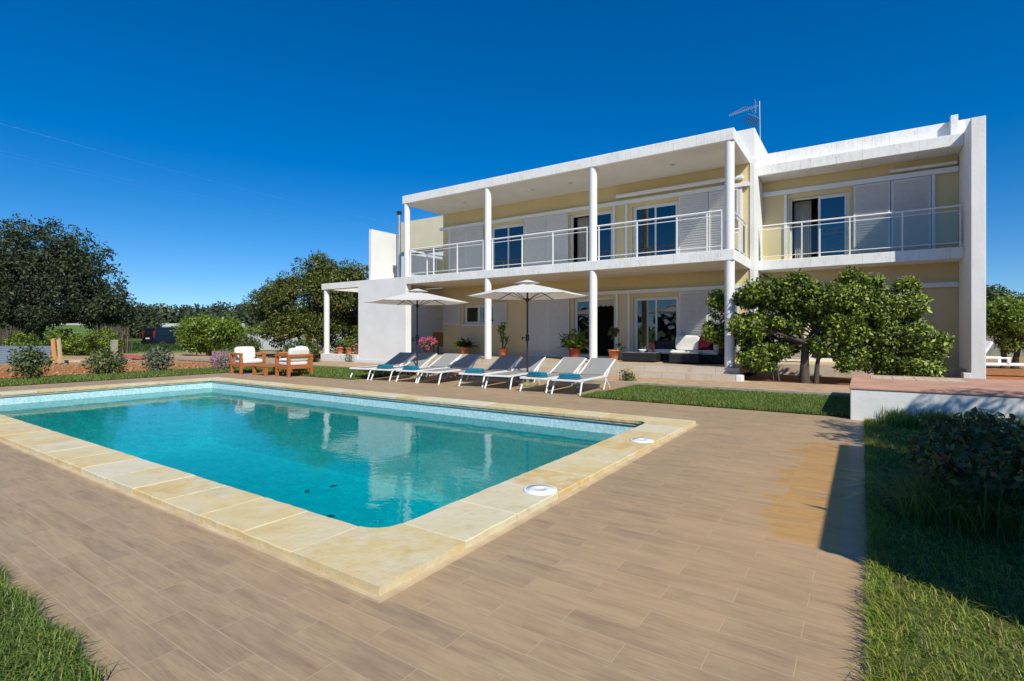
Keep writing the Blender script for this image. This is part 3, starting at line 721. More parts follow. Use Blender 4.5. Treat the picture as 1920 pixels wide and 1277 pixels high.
for x0, x1 in ((-9.87, -9.06), (-9.04, -8.20), (-4.53, -3.69), (-3.67, -2.87)): shutter(x0, x1, ZT+.03, 2.45, YW-.02)
for x0, x1 in ((-.20, .61), (.63, 1.45)): shutter(x0, x1, ZST+.02, 5.235, 17.03)
for x0, x1 in ((-2.3, -1.35), (.15, .9)): shutter(x0, x1, ZT+.03, 2.36, 17.03)
for x0, x1 in ((-13.84, -13.0), (-11.36, -10.78)): shutter(x0, x1, 1.52, 2.34, YW, True, 'window_shutter', .04, .05)
m = MB(); m.box(-12.9, -11.34, YW-.05, YW-.002, 1.49, 1.545); hb(m, 'window_sill', WHITE, .004)
# awning cassettes
m = MB(); m.box(-6.5, -2.75, YW-.16, YW-.004, 5.50, 5.60); hb(m, 'awning_cassette', WHITEPAINT, .02)
m = MB(); m.box(.6, 1.97, 16.88, 17.046, 5.43, 5.50); hb(m, 'awning_cassette', WHITEPAINT, .02)
# downlights
for x in (-13.0, -11.9, -9.0, -7.6, -4.4):
    m = MB(); m.lathe([(.06, 0), (.06, .012)], (x, 14.55, ZRB-.016), 20); hb(m, 'downlight', STEEL)
# railings
def railing(pts, posts, z0, glass=True):
    """pts: two ends of a straight balustrade; posts: fractions"""
    a, b_ = Vector(pts[0]), Vector(pts[1])
    m = MB(); zt_ = z0+.99
    m.tube([a+Vector((0, 0, zt_)), b_+Vector((0, 0, zt_))], .024, 12)
    for dz in (.875, .115): m.tube([a+Vector((0, 0, z0+dz)), b_+Vector((0, 0, z0+dz))], .011, 8)
    rl = hb(m, 'railing', WHITEPAINT)
    for f in posts:
        p = a.lerp(b_, f); q = MB(); q.bar(p+Vector((0, 0, z0)), p+Vector((0, 0, zt_-.02)), .04, .03); hsub(q, 'railing_post', WHITEPAINT, rl, .004)
    for f0, f1 in (zip(posts[:-1], posts[1:]) if glass else ()):
        p = a.lerp(b_, f0); r_ = a.lerp(b_, f1); d = (r_-p).normalized()*.03
        q = MB(); q.bar(p+d+Vector((0, 0, z0+.495)), r_-d+Vector((0, 0, z0+.495)), .008, .73); hsub(q, 'glass_panel', RAILGLASS, rl)
for x0, x1 in zip(cols_x[:-1], cols_x[1:]): railing(((x0+.13, YF+.12, 0), (x1-.13, YF+.12, 0)), (.015, .345, .66, .985), ZST, False)
railing(((-2.68, YF+.26, 0), (-2.68, YW-.06, 0)), (.02, .5, .98), ZST)
railing(((-13.86, YF+.26, 0), (-13.86, YW-.0, 0)), (.02, .5, .98), ZST)
railing(((-2.44, 16.27, 0), (1.98, 16.27, 0)), (.01, .24, .49, .74, .99), ZST)
# flue pipe
m = MB(); x, y = gp(748, 21.3); x, y = -15.62, 14.95
m.tube([(x, y, .4), (x, y, 5.75)], .075, 16); m.tube([(x, y, 5.75), (x, y, 6.12)], .062, 16); hb(m, 'flue_pipe', STEEL)
m = MB(); m.lathe([(.075, 0), (.09, .03), (.09, .10), (.125, .12), (.02, .17)], (x, y, 6.02), 16); hb(m, 'flue_cap', BLACKM)
# terrace
m = MB(); m.box(-13.73, -2.46, 13.44, YW-.003, .2, ZT); m.box(-2.458, 1.99, 15.9, 17.045, .05, ZT); m.box(-16.37, -13.9, YF+.3, 17.29, .05, .30); m.box(-13.89, -13.732, YF+.3, 15.64, .05, .3)
tag(m.build('terrace', TERRTILE), kind='structure')
m = MB(); m.box(-13.73, -2.46, 13.415, 13.438, .2, ZT-.012); m.box(-13.73, -2.46, 12.97, 12.99, .075, .208); m.box(-2.458, 1.99, 15.87, 15.898, .05, ZT-.01); tag(m.build('terrace_riser', RISER), kind='structure')
m = MB(); m.box(-13.73, -2.46, 12.992, 13.414, .05, .22); tag(m.build('terrace_step', TERRTILE), kind='structure')
m = MB(); m.box(-2.456, -2.32, 12.98, 13.3, .05, .22, None); hb(m, 'step_cheek', WHITE, .02)

# ------------------------------------------------------------------ sun loungers
def make_lounger():
    t = empty('sun_lounger', (0, 0, 0))
    h = .285; w = .29; hy = 1.36; bz = .325; by = .66
    m = MB()
    for s in (-1, 1):
        m.bar((s*w, 0, h), (s*w, hy+.12, h), .034, .042)
    m.bar((-w, .015, h), (w, .015, h), .04, .036); m.bar((-w, hy+.05, h-.004), (w, hy+.05, h-.004), .03, .03); m.bar((-w, .62, h-.03), (w, .62, h-.03), .028, .024)
    m.build('frame', WHITEPAINT, t, .004)
    m = MB()
    for s in (-1, 1): m.bar((s*(w-.004), hy-.03, h+.02), (s*(w-.004), hy+by, h+bz), .03, .034)
    m.bar((-w, hy+by-.01, h+bz-.004), (w, hy+by-.01, h+bz-.004), .03, .03); m.build('back_frame', WHITEPAINT, t, .004)
    m = MB(); m.box(-w+.02, w-.02, .02, hy-.02, h+.006, h+.014); m.build('seat_sling', SLING, t)
    m = MB(); n = 8; vs = []
    for i in range(n+1):
        u = i/n; y = hy-.02+by*u; z = h+.03+bz*u-.02*math.sin(u*math.pi)
        vs += [(-w+.02, y, z), (w-.02, y, z)]
    k = len(vs); vs += [(x, y+.004, z-.006) for x, y, z in vs]
    m.add(vs, [(2*i, 2*i+1, 2*i+3, 2*i+2) for i in range(n)]+[(k+2*i, k+2*i+2, k+2*i+3, k+2*i+1) for i in range(n)], True); m.build('back_sling', SLING, t)
    for s in (-1, 1):
        m = MB(); m.tube([(s*w, .20, h-.015), (s*w, .13, h-.05), (s*(w+.015), .01, 0)], .017, 10); m.build('leg', WHITEPAINT, t)
        m = MB(); m.tube([(s*w, hy-.02, h+.02), (s*(w+.005), hy+.05, h-.09), (s*(w+.015), hy-.12, 0)], .014, 8); m.tube([(s*(w+.004), hy+.02, h-.02), (s*(w+.02), hy+.26, 0)], .014, 8); m.build('rear_leg', WHITEPAINT, t)
    m = MB(); m.bar((-w, hy+.34, h+.165), (-w, hy+.1, h-.02), .018); m.bar((w, hy+.34, h+.165), (w, hy+.1, h-.02), .018); m.build('back_strut', WHITEPAINT, t)
    return t
lsp = [(-10.83, 8.93, 7), (-10.08, 8.98, 6), (-9.22, 9.03, 6), (-8.52, 9.06, 7), (-7.27, 9.10, 7), (-6.50, 9.06, 8), (-5.55, 8.97, 2), (-4.78, 8.93, 3)]
llab = ['sun lounger without towel at the far left end of the row',
        'sun lounger with a teal towel, just left of the left parasol pole',
        'sun lounger with a teal towel, just right of the left parasol pole',
        'sun lounger without towel, its back half in shade, left of the gap in the row',
        'sun lounger with a teal towel, first one right of the gap in the row',
        'sun lounger without towel, its back in shade, beside the right parasol pole',
        'sunlit grey and white sun lounger with a teal towel, second from the lawn',
        'sunlit grey and white sun lounger with a teal towel, next to the lawn edge']
def rolled_towel():
    m = MB(); n = 22; vs = []; fs = []
    # folded bath towel: soft slab with layered front edge
    for k, (z, g) in enumerate(((.0, 0), (.034, .012), (.066, .02))):
        m.pad(-.21+g, .21-g, -.12+g, .12-g, z, z+.034, puff=.008)
    return m
proto = make_lounger(); tproto = None
tl = {1: 'neatly folded teal towel on the lounger left of the left parasol pole', 2: 'folded teal towel on the lounger just right of the left parasol pole', 4: 'folded teal towel on the first lounger right of the gap',
      6: 'folded teal towel on the sunlit lounger second from the lawn', 7: 'folded teal towel on the sunlit lounger beside the lawn'}
for i, (x, y, a) in enumerate(lsp):
    o = proto if i == 0 else copy_tree(proto)
    o.location = (x, y, .002); o.rotation_euler = (0, 0, R(a)); tag(o, llab[i], 'sun lounger', 'sun loungers in a row beside the pool')
    if i in tl:
        if tproto is None: tproto = rolled_towel().build('folded_towel', TOWEL); q = tproto
        else: q = tproto.copy(); COL.objects.link(q)
        q.location = (x-.22*math.sin(R(a))-.01, y+.22*math.cos(R(a)), .302); q.rotation_euler = (0, 0, R(a+rnd.uniform(-16, 16)))
        tag(q, tl[i], 'towel', 'folded towels on the loungers')

# ------------------------------------------------------------------ parasols
def make_parasol(r=1.42, zt=2.36, ze=2.06):
    t = empty('parasol', (0, 0, 0))
    vs = [(0, 0, zt)]; fs = []; N = 6; K = 6
    def edge(k, u, q):
        a0, a1 = R(60*k), R(60*(k+1))
        p0 = Vector((math.cos(a0), math.sin(a0), 0)); p1 = Vector((math.cos(a1), math.sin(a1), 0))
        p = p0.lerp(p1, u)*r*q; sag = .045*math.sin(u*math.pi)*q*q
        zz = zt-(zt-ze)*(q**1.06)
        p *= 1-.03*math.sin(u*math.pi)*q
        return (p.x, p.y, zz-sag*.2-.02*math.sin(u*math.pi)*math.sin(q*math.pi))
    m = MB()
    Q = [i/6 for i in range(7)]
    for k in range(N):
        g = [[edge(k, j/K, max(q, .06)) for j in range(K+1)] for q in Q]
        vs = [v for row in g for v in row]
        m.add(vs, [(i*(K+1)+j, (i+1)*(K+1)+j, (i+1)*(K+1)+j+1, i*(K+1)+j+1) for i in range(6) for j in range(K)], True)
        va = [(x, y, z) for x, y, z in g[-1]]; vb = [(x, y, z-.05) for x, y, z in g[-1]]
    c = m.build('canopy', CANVAS, t)
    m = MB()
    for k in range(N):
        a0, a1 = R(60*k), R(60*(k+1)); 
        p0 = (.30*math.cos(a0), .30*math.sin(a0), zt+.0); p1 = (.30*math.cos(a1), .30*math.sin(a1), zt+.0)
        q0 = (.06*math.cos(a0), .06*math.sin(a0), zt+.065); q1 = (.06*math.cos(a1), .06*math.sin(a1), zt+.065)
        m.add([p0, p1, q1, q0, (0, 0, zt+.075)], [(0, 1, 2, 3), (3, 2, 4)])
    o = m.build('vent_cap', CANVAS, c)
    m = MB(); m.tube([(0, 0, .06), (0, 0, zt-.01)], .021, 14); m.build('pole', BROWNPOLE, t)
    m = MB(); m.lathe([(.035, 1.02), (.042, 1.04), (.042, 1.16), (.034, 1.18)], n=14); m.bar((0, 0, 1.10), (-.12, -.05, 1.10), .018); m.tube([(-.12, -.05, 1.05), (-.12, -.05, 1.13)], .012, 8); m.build('crank', BROWNPOLE, t)
    m = MB(); m.lathe([(.03, 1.93), (.045, 1.94), (.045, 2.0), (.03, 2.02)], n=14); m.build('hub', BROWNPOLE, t)
    for k in range(N):
        a = R(60*k); d = Vector((math.cos(a), math.sin(a), 0))
        q = MB(); q.bar(d*.05+Vector((0, 0, zt-.04)), d*r*.985+Vector((0, 0, ze-.006)), .016, .012); rb = q.build('rib', BROWNPOLE, t)
        q = MB(); q.bar(d*.05+Vector((0, 0, 1.97)), d*r*.5+Vector((0, 0, zt-(zt-ze)*.5-.02)), .014, .010); q.build('strut', BROWNPOLE, rb)
    m = MB(); m.lathe([(.24, 0), (.25, .02), (.24, .05), (.10, .075), (.035, .085), (.032, .25)], n=28); m.build('base', simple('mossy_concrete_base', (.22, .20, .11, 1), .9, 0, .2, .3, 10, .3), t)
    return t
p1 = make_parasol(); p1.location = (-6.40, 10.12, .0); p1.rotation_euler = (0, 0, A)
tag(p1, 'right one of two open white parasols, standing before the tall grey shutters', 'parasol', 'white parasols over the loungers')
p2 = copy_tree(p1); p2.location = (-10.02, 10.25, -.02); p2.rotation_euler = (0, 0, A+R(4))
tag(p2, 'left one of two open white parasols, standing before the white screen wall', 'parasol', 'white parasols over the loungers')

# ------------------------------------------------------------------ teak armchairs and table
def make_armchair():
    t = empty('garden_armchair', (0, 0, 0)); d = .66; w = .76; p = .075; ah = .62
    for x in (0, d-p):
        for y in (-w/2, w/2-p):
            q = MB(); q.box(x, x+p, y, y+p, 0, ah-.06); q.build('leg', TEAK, t, .004)
    for y in (-w/2, w/2-p):
        q = MB(); q.box(-.005, d+.005, y-.005, y+p+.005, ah-.059, ah); q.build('armrest', TEAK, t, .004)
    q = MB(); q.box(.0, d, -w/2+p+.001, w/2-p-.001, .22, .30); q.box(p+.001, d-p-.001, -w/2+.01, -w/2+p-.01, .22, .30); q.box(p+.001, d-p-.001, w/2-p+.01, w/2-.01, .22, .30); q.build('seat_frame', TEAK, t, .004)
    q = MB(); q.box(.01, p-.01, -w/2+p+.001, w/2-p-.001, ah-.07, ah-.002); q.build('back_rail', TEAK, t, .004)
    q = MB(); q.pad(.10, d+.02, -w/2+p+.012, w/2-p-.012, .302, .43, puff=.025); q.build('seat_cushion', CUSHION, t)
    M = Matrix.Translation((.10, 0, .42)) @ Matrix.Rotation(R(-12), 4, 'Y')
    q = MB(); q.pad(-.02, .13, -w/2+p+.014, w/2-p-.014, 0, .36, puff=.02, M=M); q.build('back_cushion', CUSHION, t)
    return t
a1 = make_armchair(); a1.location = (-15.68, 8.55, .002); a1.rotation_euler = (0, 0, R(-4))
tag(a1, 'teak armchair with white cushions, left of the low table, seen from its side', 'armchair', 'teak armchairs by the pool corner')
a2 = copy_tree(a1); a2.location = (-12.95, 8.69, .002); a2.rotation_euler = (0, 0, R(178))
tag(a2, 'teak armchair with white cushions, right of the low table, its back to the loungers', 'armchair', 'teak armchairs by the pool corner')
a3 = copy_tree(a1); a3.location = (-14.35, 9.75, .014); a3.rotation_euler = (0, 0, R(-95))
tag(a3, 'teak garden armchair behind the low table, mostly hidden between the other two', 'armchair', 'teak armchairs by the pool corner')
t = empty('coffee_table', (-14.2, 8.55, .002), R(-2), 'low teak coffee table between the garden armchairs', 'table')
for x in (-.35, .27):
    for y in (-.35, .27):
        q = MB(); q.box(x, x+.08, y, y+.08, 0, .25); q.build('leg', TEAK, t, .004)
q = MB()
for i in range(6): q.box(-.36+i*.122, -.36+i*.122+.116, -.36, .36, .251, .285)
q.build('tabletop', TEAK, t, .003)
# ------------------------------------------------------------------ rattan lounge set on the terrace
t = empty('rattan_coffee_table', (-5.30, 14.86, ZT), R(2), 'low dark rattan coffee table with bottle and glasses on the terrace', 'table')
q = MB(); q.box(-.55, .42, -.40, .40, .03, .27); q.build('body', RATTAN, t, .02)
q = MB(); q.box(-.53, .40, -.38, .38, .272, .282); q.build('glass_top', simple('smoked_glass_top', (.30, .32, .33, 1), .1, 0, .6, .05), t)
for x in (-.48, .35):
    for y in (-.33, .33):
        q = MB(); q.tube([(x, y, 0), (x, y, .03)], .025, 10); q.build('foot', BLACKM, t)
t = empty('rattan_ottoman', (-4.02, 14.62, ZT), R(3), 'dark rattan ottoman with a flat white cushion near the terrace edge', 'ottoman')
q = MB(); q.box(-.40, .40, -.40, .40, .03, .27); q.build('body', RATTAN, t, .02)
q = MB(); q.pad(-.39, .39, -.39, .39, .272, .36, puff=.02); q.build('cushion', CUSHION, t)
for x in (-.34, .34):
    for y in (-.34, .34):
        q = MB(); q.tube([(x, y, 0), (x, y, .03)], .025, 10); q.build('foot', BLACKM, t)
t = empty('rattan_sofa', (-4.0, 15.15, ZT), 0, 'dark rattan corner sofa with white cushions below the louvred shutter', 'sofa')
q = MB(); q.box(-1.3, .95, .06, .40, .04, .24); q.box(.15, .95, -.55, .06, .04, .24); q.build('seat_base', RATTAN, t, .015)
q = MB(); q.box(-1.3, .95, .30, .42, .241, .62); q.build('backrest', RATTAN, t, .015)
q = MB(); q.box(.83, .98, -.62, .299, .241, .66); q.build('side_backrest', RATTAN, t, .015)
for x0, x1 in ((-1.28, -.55), (-.53, .13)):
    q = MB(); q.pad(x0, x1, -.12, .27, .242, .35, puff=.02); q.build('seat_cushion', CUSHION, t)
q = MB(); q.pad(.16, .80, -.55, .26, .242, .35, puff=.02); q.build('seat_cushion', CUSHION, t)
for x0, x1 in ((-.55, .12), (.14, .78)):
    q = MB(); q.pad(x0, x1, .15, .29, .34, .76, puff=.02); q.build('back_cushion', CUSHION, t)
q = MB(); q.pad(.66, .82, -.50, .14, .34, .74, puff=.03); q.build('side_cushion', CUSHION, t)
M = Matrix.Translation((-3.62, 15.17, ZT+.53)) @ Matrix.Rotation(R(-14), 4, 'X') @ Matrix.Rotation(R(6), 4, 'Y')
q = MB(); q.pad(-.22, .22, -.06, .06, -.21, .21, puff=.05, M=M); tag(q.build('throw_pillow', MAROON), 'square maroon throw pillow on the dark rattan sofa', 'pillow')
def onbase(name, mb, mat, loc, lab, cat, group=None):
    o = mb.build(name, mat); o.location = loc; return tag(o, lab, cat, group)
onbase('wine_bottle', MB().lathe([(.036, 0), (.038, .01), (.038, .19), (.015, .25), (.014, .30), (.017, .302), (.017, .315)], n=16), simple('dark_red_glass', (.10, .008, .012, 1), .15, 0, .6, .1), (-5.02, 14.75, ZT+.283), 'dark red bottle standing on the rattan coffee table', 'bottle')
GL = glass_mat('drinking_glass', (.93, .95, .95, 1), .04)
for k, (dx, dy) in enumerate(((-.22, -.02), (-.34, .08), (-.15, .12))):
    w = MB().lathe([(.036, 0), (.036, .004), (.006, .008), (.005, .08), (.030, .11), (.040, .15), (.034, .20), (.032, .20), (.037, .15), (.027, .113), (.0, .095)], n=16)
    onbase('wine_glass', w, GL, (-5.02+dx, 14.72+dy, ZT+.283), ['clear wine glass nearest the bottle on the coffee table', 'clear wine glass at the left on the rattan coffee table', 'clear wine glass behind the other two on the coffee table'][k], 'glass', 'wine glasses on the coffee table')
onbase('serving_bowl', MB().lathe([(.04, 0), (.05, .01), (.10, .05), (.12, .085), (.112, .085), (.09, .055), (.03, .02)], n=20), simple('white_china', (.82, .82, .80, 1), .3), (-5.30, 14.62, ZT+.283), 'white china bowl on the rattan coffee table', 'bowl')
# brown chairs in the covered recess
t = empty('wicker_chair', (-14.55, 16.3, .30), R(200), 'brown wooden chair in the shaded recess behind the left parasol', 'chair')
q = MB(); q.box(-.28, .28, -.28, .28, .36, .42); q.build('seat', TEAK, t, .01)
q = MB(); q.box(-.28, .28, .24, .29, .42, .95); q.build('backrest', TEAK, t, .01)
for x in (-.26, .22):
    for y in (-.26, .22): q = MB(); q.box(x, x+.045, y, y+.045, 0, .36); q.build('leg', TEAK, t)
for s in (-.29, .25): q = MB(); q.box(s, s+.04, -.26, .24, .60, .64); q.box(s, s+.04, -.26, -.22, .42, .60); q.build('armrest', TEAK, t)

# ------------------------------------------------------------------ potted plants
def pot(t, r, h, mat, n=24):
    q = MB(); q.lathe([(r*.68, 0), (r*.70, .01), (r*.95, h*.86), (r*1.06, h*.865), (r*1.06, h), (r*.93, h), (r*.90, h*.90)], n=n); q.build('pot', mat, t)
    q = MB(); q.lathe([(r*.90, h*.88), (r*.5, h*.905), (.001, h*.91)], n=n); q.build('potting_soil', SOILPOT, t)
rng = np.random.default_rng(11)
def frond_plant(t, z0, nfr, L, mat, rng, lw=.05, arch=.9, leaflets=14, up=.9, stem=GREYBARK):
    """arching pinnate fronds"""
    V = []; lo = []; P = []; st = MB()
    for k in range(nfr):
        a = 2*math.pi*k/nfr*1.618*2+rng.uniform(-.3, .3); el = rng.uniform(.35, 1.25)*up; l = L*rng.uniform(.7, 1.1)
        d = np.array([math.cos(a), math.sin(a)]); pts = []
        for i in range(9):
            u = i/8; r = l*u*math.cos(el)*(1+.1*u); z = z0+l*u*math.sin(el)-arch*l*.5*u*u
            pts.append(np.array([d[0]*r, d[1]*r, z]))
        st.tube([tuple(p) for p in pts], [.006*(1-.8*i/8) for i in range(9)], 4, False)
        for i in range(leaflets):
            u = .18+.82*i/leaflets; j = u*8; i0 = int(min(j, 7)); p = pts[i0]+(pts[i0+1]-pts[i0])*(j-i0); tg = pts[i0+1]-pts[i0]; tg /= np.linalg.norm(tg)
            sd = np.cross(tg, [0, 0, 1]); sd /= max(np.linalg.norm(sd), 1e-4)
            for s in (-1, 1):
                ll = l*.28*math.sin(math.pi*min(1, .15+u*.85))+.03; dr = sd*s*.85+tg*.55+np.array([0, 0, -.18]); dr /= np.linalg.norm(dr)
                n = np.cross(dr, tg); w = np.cross(n, dr); w /= max(np.linalg.norm(w), 1e-4)
                b = len(V); V += [p, p+dr*ll*.45+w*lw*.5, p+dr*ll, p+dr*ll*.45-w*lw*.5]; lo += [b, b+1, b+2, b+3]
    npmesh('leaves', np.array(V), lo, np.full(len(lo)//4, 4), mat, t); st.build('stems', stem, t)
def broad_plant(t, z0, h, r, n, mat, rng, L=.14, W=.06):
    d = unit(rng.normal(size=(n, 3))*np.array([1, 1, .8])); q = rng.uniform(.25, 1, (n, 1))**.6
    P = np.array([0, 0, z0+h*.5])+d*q*np.array([r, r, h*.5]); leaves('leaves', P, d+np.array([0, 0, .5]), L, W, rng, mat, t, .25, .6)
    st = MB()
    for k in range(7):
        a = k*2.4; st.tube([(0, 0, z0-.03), (math.cos(a)*r*.3, math.sin(a)*r*.3, z0+h*.35), (math.cos(a)*r*.6, math.sin(a)*r*.6, z0+h*.7)], [.012, .008, .004], 5)
    st.build('stems', GREYBARK, t)
zT = ZT+.002
t = empty('potted_palm', (-12.35, 15.1, zT), 0, 'dark leafy palm in a terracotta pot below the small kitchen window', 'potted plant'); pot(t, .17, .32, TERRA)
frond_plant(t, .30, 34, .56, LF_HEDGE, rng, .055, .8); broad_plant(t, .30, .30, .22, 60, LF_HEDGE, rng, .2, .05)
t = empty('potted_cactus_plant', (-10.60, 15.15, zT), 0, 'sparse tall stemmed plant in a terracotta pot against the yellow wall', 'potted plant'); pot(t, .16, .30, TERRA)
q = MB()
for (x, y, zz, w) in ((-.02, 0, .62, .045), (-.12, .02, .95, .05), (.02, -.02, 1.06, .05), (.14, 0, .55, .04)):
    q.tube([(x*.2, y, .27), (x*.7, y, .27+(zz-.27)*.5), (x*1.2, y, zz)], [.018, .02, .022], 7)
q.build('stems', LF_HEDGE, t)
P = np.concatenate([np.array([x, y, z])+rng.normal(size=(n_, 3))*np.array([.04, .04, .09]) for x, y, z, n_ in ((-.15, .02, .95, 60), (.02, -.02, 1.02, 60), (.17, 0, .58, 45), (-.02, 0, .66, 30))])
leaves('leaves', P, rng.normal(size=P.shape)+np.array([0, 0, .3]), .11, .045, rng, LF_BRIGHT, t, -.5, .5)
t = empty('potted_shrub', (-7.66, 14.9, zT), 0, 'bushy plant with broad bright leaves in a dark red pot beside the terrace door', 'potted plant'); pot(t, .19, .36, REDPOT)
frond_plant(t, .34, 22, .60, LF_BRIGHT, rng, .085, .9, 7, 1.1); broad_plant(t, .34, .55, .34, 130, LF_BRIGHT, rng, .22, .09)
t = empty('potted_fan_plant', (-6.32, 14.95, zT), 0, 'plant with two fan shaped olive leaves in a terracotta pot right of the terrace door', 'potted plant'); pot(t, .17, .33, TERRA)
q = MB(); q.tube([(0, 0, .3), (.01, 0, .5), (-.01, 0, .70)], [.012, .01, .008], 6); q.build('stems', LF_HEDGE, t)
P = np.array([[-.13+.26*rng.random(), rng.uniform(-.06, .06), .68+.22*rng.random()] for _ in range(70)]); leaves('leaves', P, np.tile([0, -.8, .3], (70, 1))+rng.normal(size=(70, 3))*.3, .16, .07, rng, leafmat('olive_fan_leaf', [G(.06, .07, .012), G(.11, .11, .02), G(.15, .14, .03)]), t, -.5, .35)
P = np.array([[.16, 0, .45]])+rng.normal(size=(24, 3))*.06; leaves('side_leaves', P, rng.normal(size=P.shape), .10, .05, rng, LF_HEDGE, t)
t = empty('potted_geranium', (-13.42, 14.30, .302), 0, 'pink flowering geranium in a dark grey pot behind the left loungers', 'potted plant'); pot(t, .20, .38, DARKPOT)
broad_plant(t, .34, .34, .34, 170, LF_HEDGE, rng, .09, .075)
d = unit(rng.normal(size=(26, 3))+np.array([0, 0, .5])); C = np.array([0, 0, .50])+d*np.array([.36, .36, .22])
P = np.concatenate([c+rng.normal(size=(26, 3))*.035 for c in C]); leaves('bloom', P, rng.normal(size=P.shape)+np.array([0, -.3, .6]), .045, .042, rng, PINK, t, 0, .6)
# long planter and pots at the gallery
for i, (x, y, mt, r, h, k, lab) in enumerate((
        (-17.75, 13.72, TERRA, .15, .28, 0, 'small terracotta pot with green foliage on the gallery plinth near the white column'),
        (-17.2, 13.72, TERRA, .14, .26, 1, 'small terracotta pot with yellow green foliage in mid gallery plinth'),
        (-16.62, 13.75, REDPOT, .17, .42, 2, 'tall red pot with trailing plant beside the white screen wall'),
        (-19.25, 13.35, REDPOT, .20, .48, 2, 'large red pot with leafy plant left of the gallery column'),
        (-18.98, 12.75, REDPOT, .16, .34, 0, 'small red pot at the foot of the gallery column'))):
    z = .36 if x > -18.7 else .082
    t = empty('potted_plant', (x, y, z+.002), 0, lab, 'potted plant', 'pots along the garden gallery'); pot(t, r, h, mt, 18)
    broad_plant(t, h-.02, .45 if k != 2 else .3, .22, 130, (LF_HEDGE, LF_BRIGHT, LF_DARK)[k], rng, .11, .05)
t = empty('trailing_plant', (-16.75, 13.36, .082), 0, 'dull purple trailing plant hanging over the white plinth beside the screen wall', 'plant')
P = rng.normal(size=(170, 3))*np.array([.13, .07, .13])+np.array([0, .0, .2]); P[:, 2] = np.maximum(P[:, 2], .01); leaves('leaves', P, rng.normal(size=P.shape)+np.array([0, -1, .3]), .07, .03, rng, LF_DARK, t)
# stone table under the orange tree
t = empty('garden_table', (-18.6, 17.6, .0), 0, 'low stone topped table seen through the gallery opening', 'table')
q = MB(); q.box(-.2, 1.5, -.4, .4, .86, .93); q.build('tabletop', KERBM, t, .01)
for x in (0, 1.2): q = MB(); q.box(x, x+.15, -.3, .3, 0, .859); q.build('leg', KERBM, t)

# ------------------------------------------------------------------ antenna
t = empty('tv_antenna', (-2.74, 18.25, 6.2), 0, 'television aerial mast with two yagi antennas on the roof', 'antenna')
q = MB(); q.tube([(0, 0, 0), (.02, 0, 1.25), (0, 0, 2.45)], .022, 10); q.build('mast', STEEL, t)
q = MB(); q.lathe([(.0, .98), (.06, .99), (.085, 1.05), (.06, 1.11), (.0, 1.12)], n=16); q.build('yellow_cap', simple('yellow_plastic', (.72, .48, .04, 1), .4), t)
d = Vector((-.98, .18, -.05)).normalized(); sd = Vector((.1, .6, .79)).normalized(); q = MB()
b0 = Vector((-.02, 0, 2.33)); q.bar(b0, b0+d*.95, .022)
for i in range(13): p = b0+d*(.18+.06*i); q.bar(p-sd*.09, p+sd*.09, .013)
q.bar(b0+d*.95, b0+d*.45+Vector((0, 0, .10)), .010); q.bar(b0+d*.2, b0+d*.45+Vector((0, 0, .10)), .01)
for zz in (-.16, -.08, .0, .08, .16): q.bar(b0+d*.10+Vector((0, -.14, zz)), b0+d*.10+Vector((0, .14, zz)), .012)
q.bar(b0+d*.26, Vector((0, 0, 1.80)), .014)
q.build('yagi_antenna', STEEL, t)
q = MB(); b0 = Vector((0, 0, 1.72)); d2 = Vector((-.75, -.3, .42)).normalized(); q.bar(b0, b0+d2*.46, .014)
for i in range(7): p = b0+d2*(.08+.06*i); q.bar(p-Vector((.10, -.2, .06)), p+Vector((.10, -.2, .06)), .018)
q.build('small_yagi_antenna', BLACKM, t)

# ------------------------------------------------------------------ platform right of the lawn, added off-frame shadow wall, white lounger
t = empty('raised_platform', (-.14, 8.63, 0), 0, 'low white rendered platform with a faded terracotta top beside the lawn', 'platform')
q = MB(); q.box(0, 7.0, 0, 2.75, -.02, .425); q.build('base', WHITE, t, .01)
q = MB(); q.box(-.012, 7.01, -.012, 2.76, .427, .455); q.build('top', TERRATOP, t, .006)
q = MB()
for i in range(4): q.box(.26+i*.30, .26+i*.30+.292, 1.75, 2.45, .4565, .462)
q.build('tile_panel', tile_floor('cream_patterned_tile', (.60, .52, .38, 1), (.55, .46, .33, 1), (.42, .33, .24, 1), .14, .14), t)
t = empty('shadow_wall', (1.46, 2.0, 0), 0, 'white rendered wall with a capping, added outside the view to shade deck and lawn', 'wall')  # unseen wall, added and sized to cast the hard shadow along the deck edge
q = MB(); q.box(0, .25, 0.22, 3.46, -.02, 1.79); q.build('wall', WHITE, t, .01)
q = MB(); q.box(-.02, .27, .20, 3.48, 1.792, 1.85); q.build('coping', FASCIA, t, .008)
for k, (yy, dx, hh) in enumerate(((.95, -.02, .17), (3.25, .0, .14), (2.3, .1, .07))):
    q = MB(); q.tube([(.1+dx, yy, 1.84), (.06+dx, yy-.01, 1.84+hh*.5), (.0+dx, yy-.03, 1.84+hh)], [.03, .024, .003], 6); q.build('shadow_spike', LF_HEDGE, t)  # added spikes, shaped to give the wall's shadow its points
t = empty('plastic_lounger', (3.05, 20.6, .0), R(10), 'white plastic sun lounger standing behind the end of the house', 'sun lounger')
PL = simple('white_plastic', (.82, .82, .82, 1), .4, 0, .4, .02)
q = MB(); q.box(-.3, 1.2, -.3, .3, .26, .33); q.build('seat', PL, t, .02)
M = Matrix.Translation((-.3, 0, .3)) @ Matrix.Rotation(R(-62), 4, 'Y')
q = MB(); q.pad(0, .75, -.3, .3, -.03, .04, M=M); q.build('backrest', PL, t)
for x in (-.2, 1.05):
    for y in (-.26, .22): q = MB(); q.bar((x, y, 0), (x, y, .27), .06); q.build('leg', PL, t, .005)
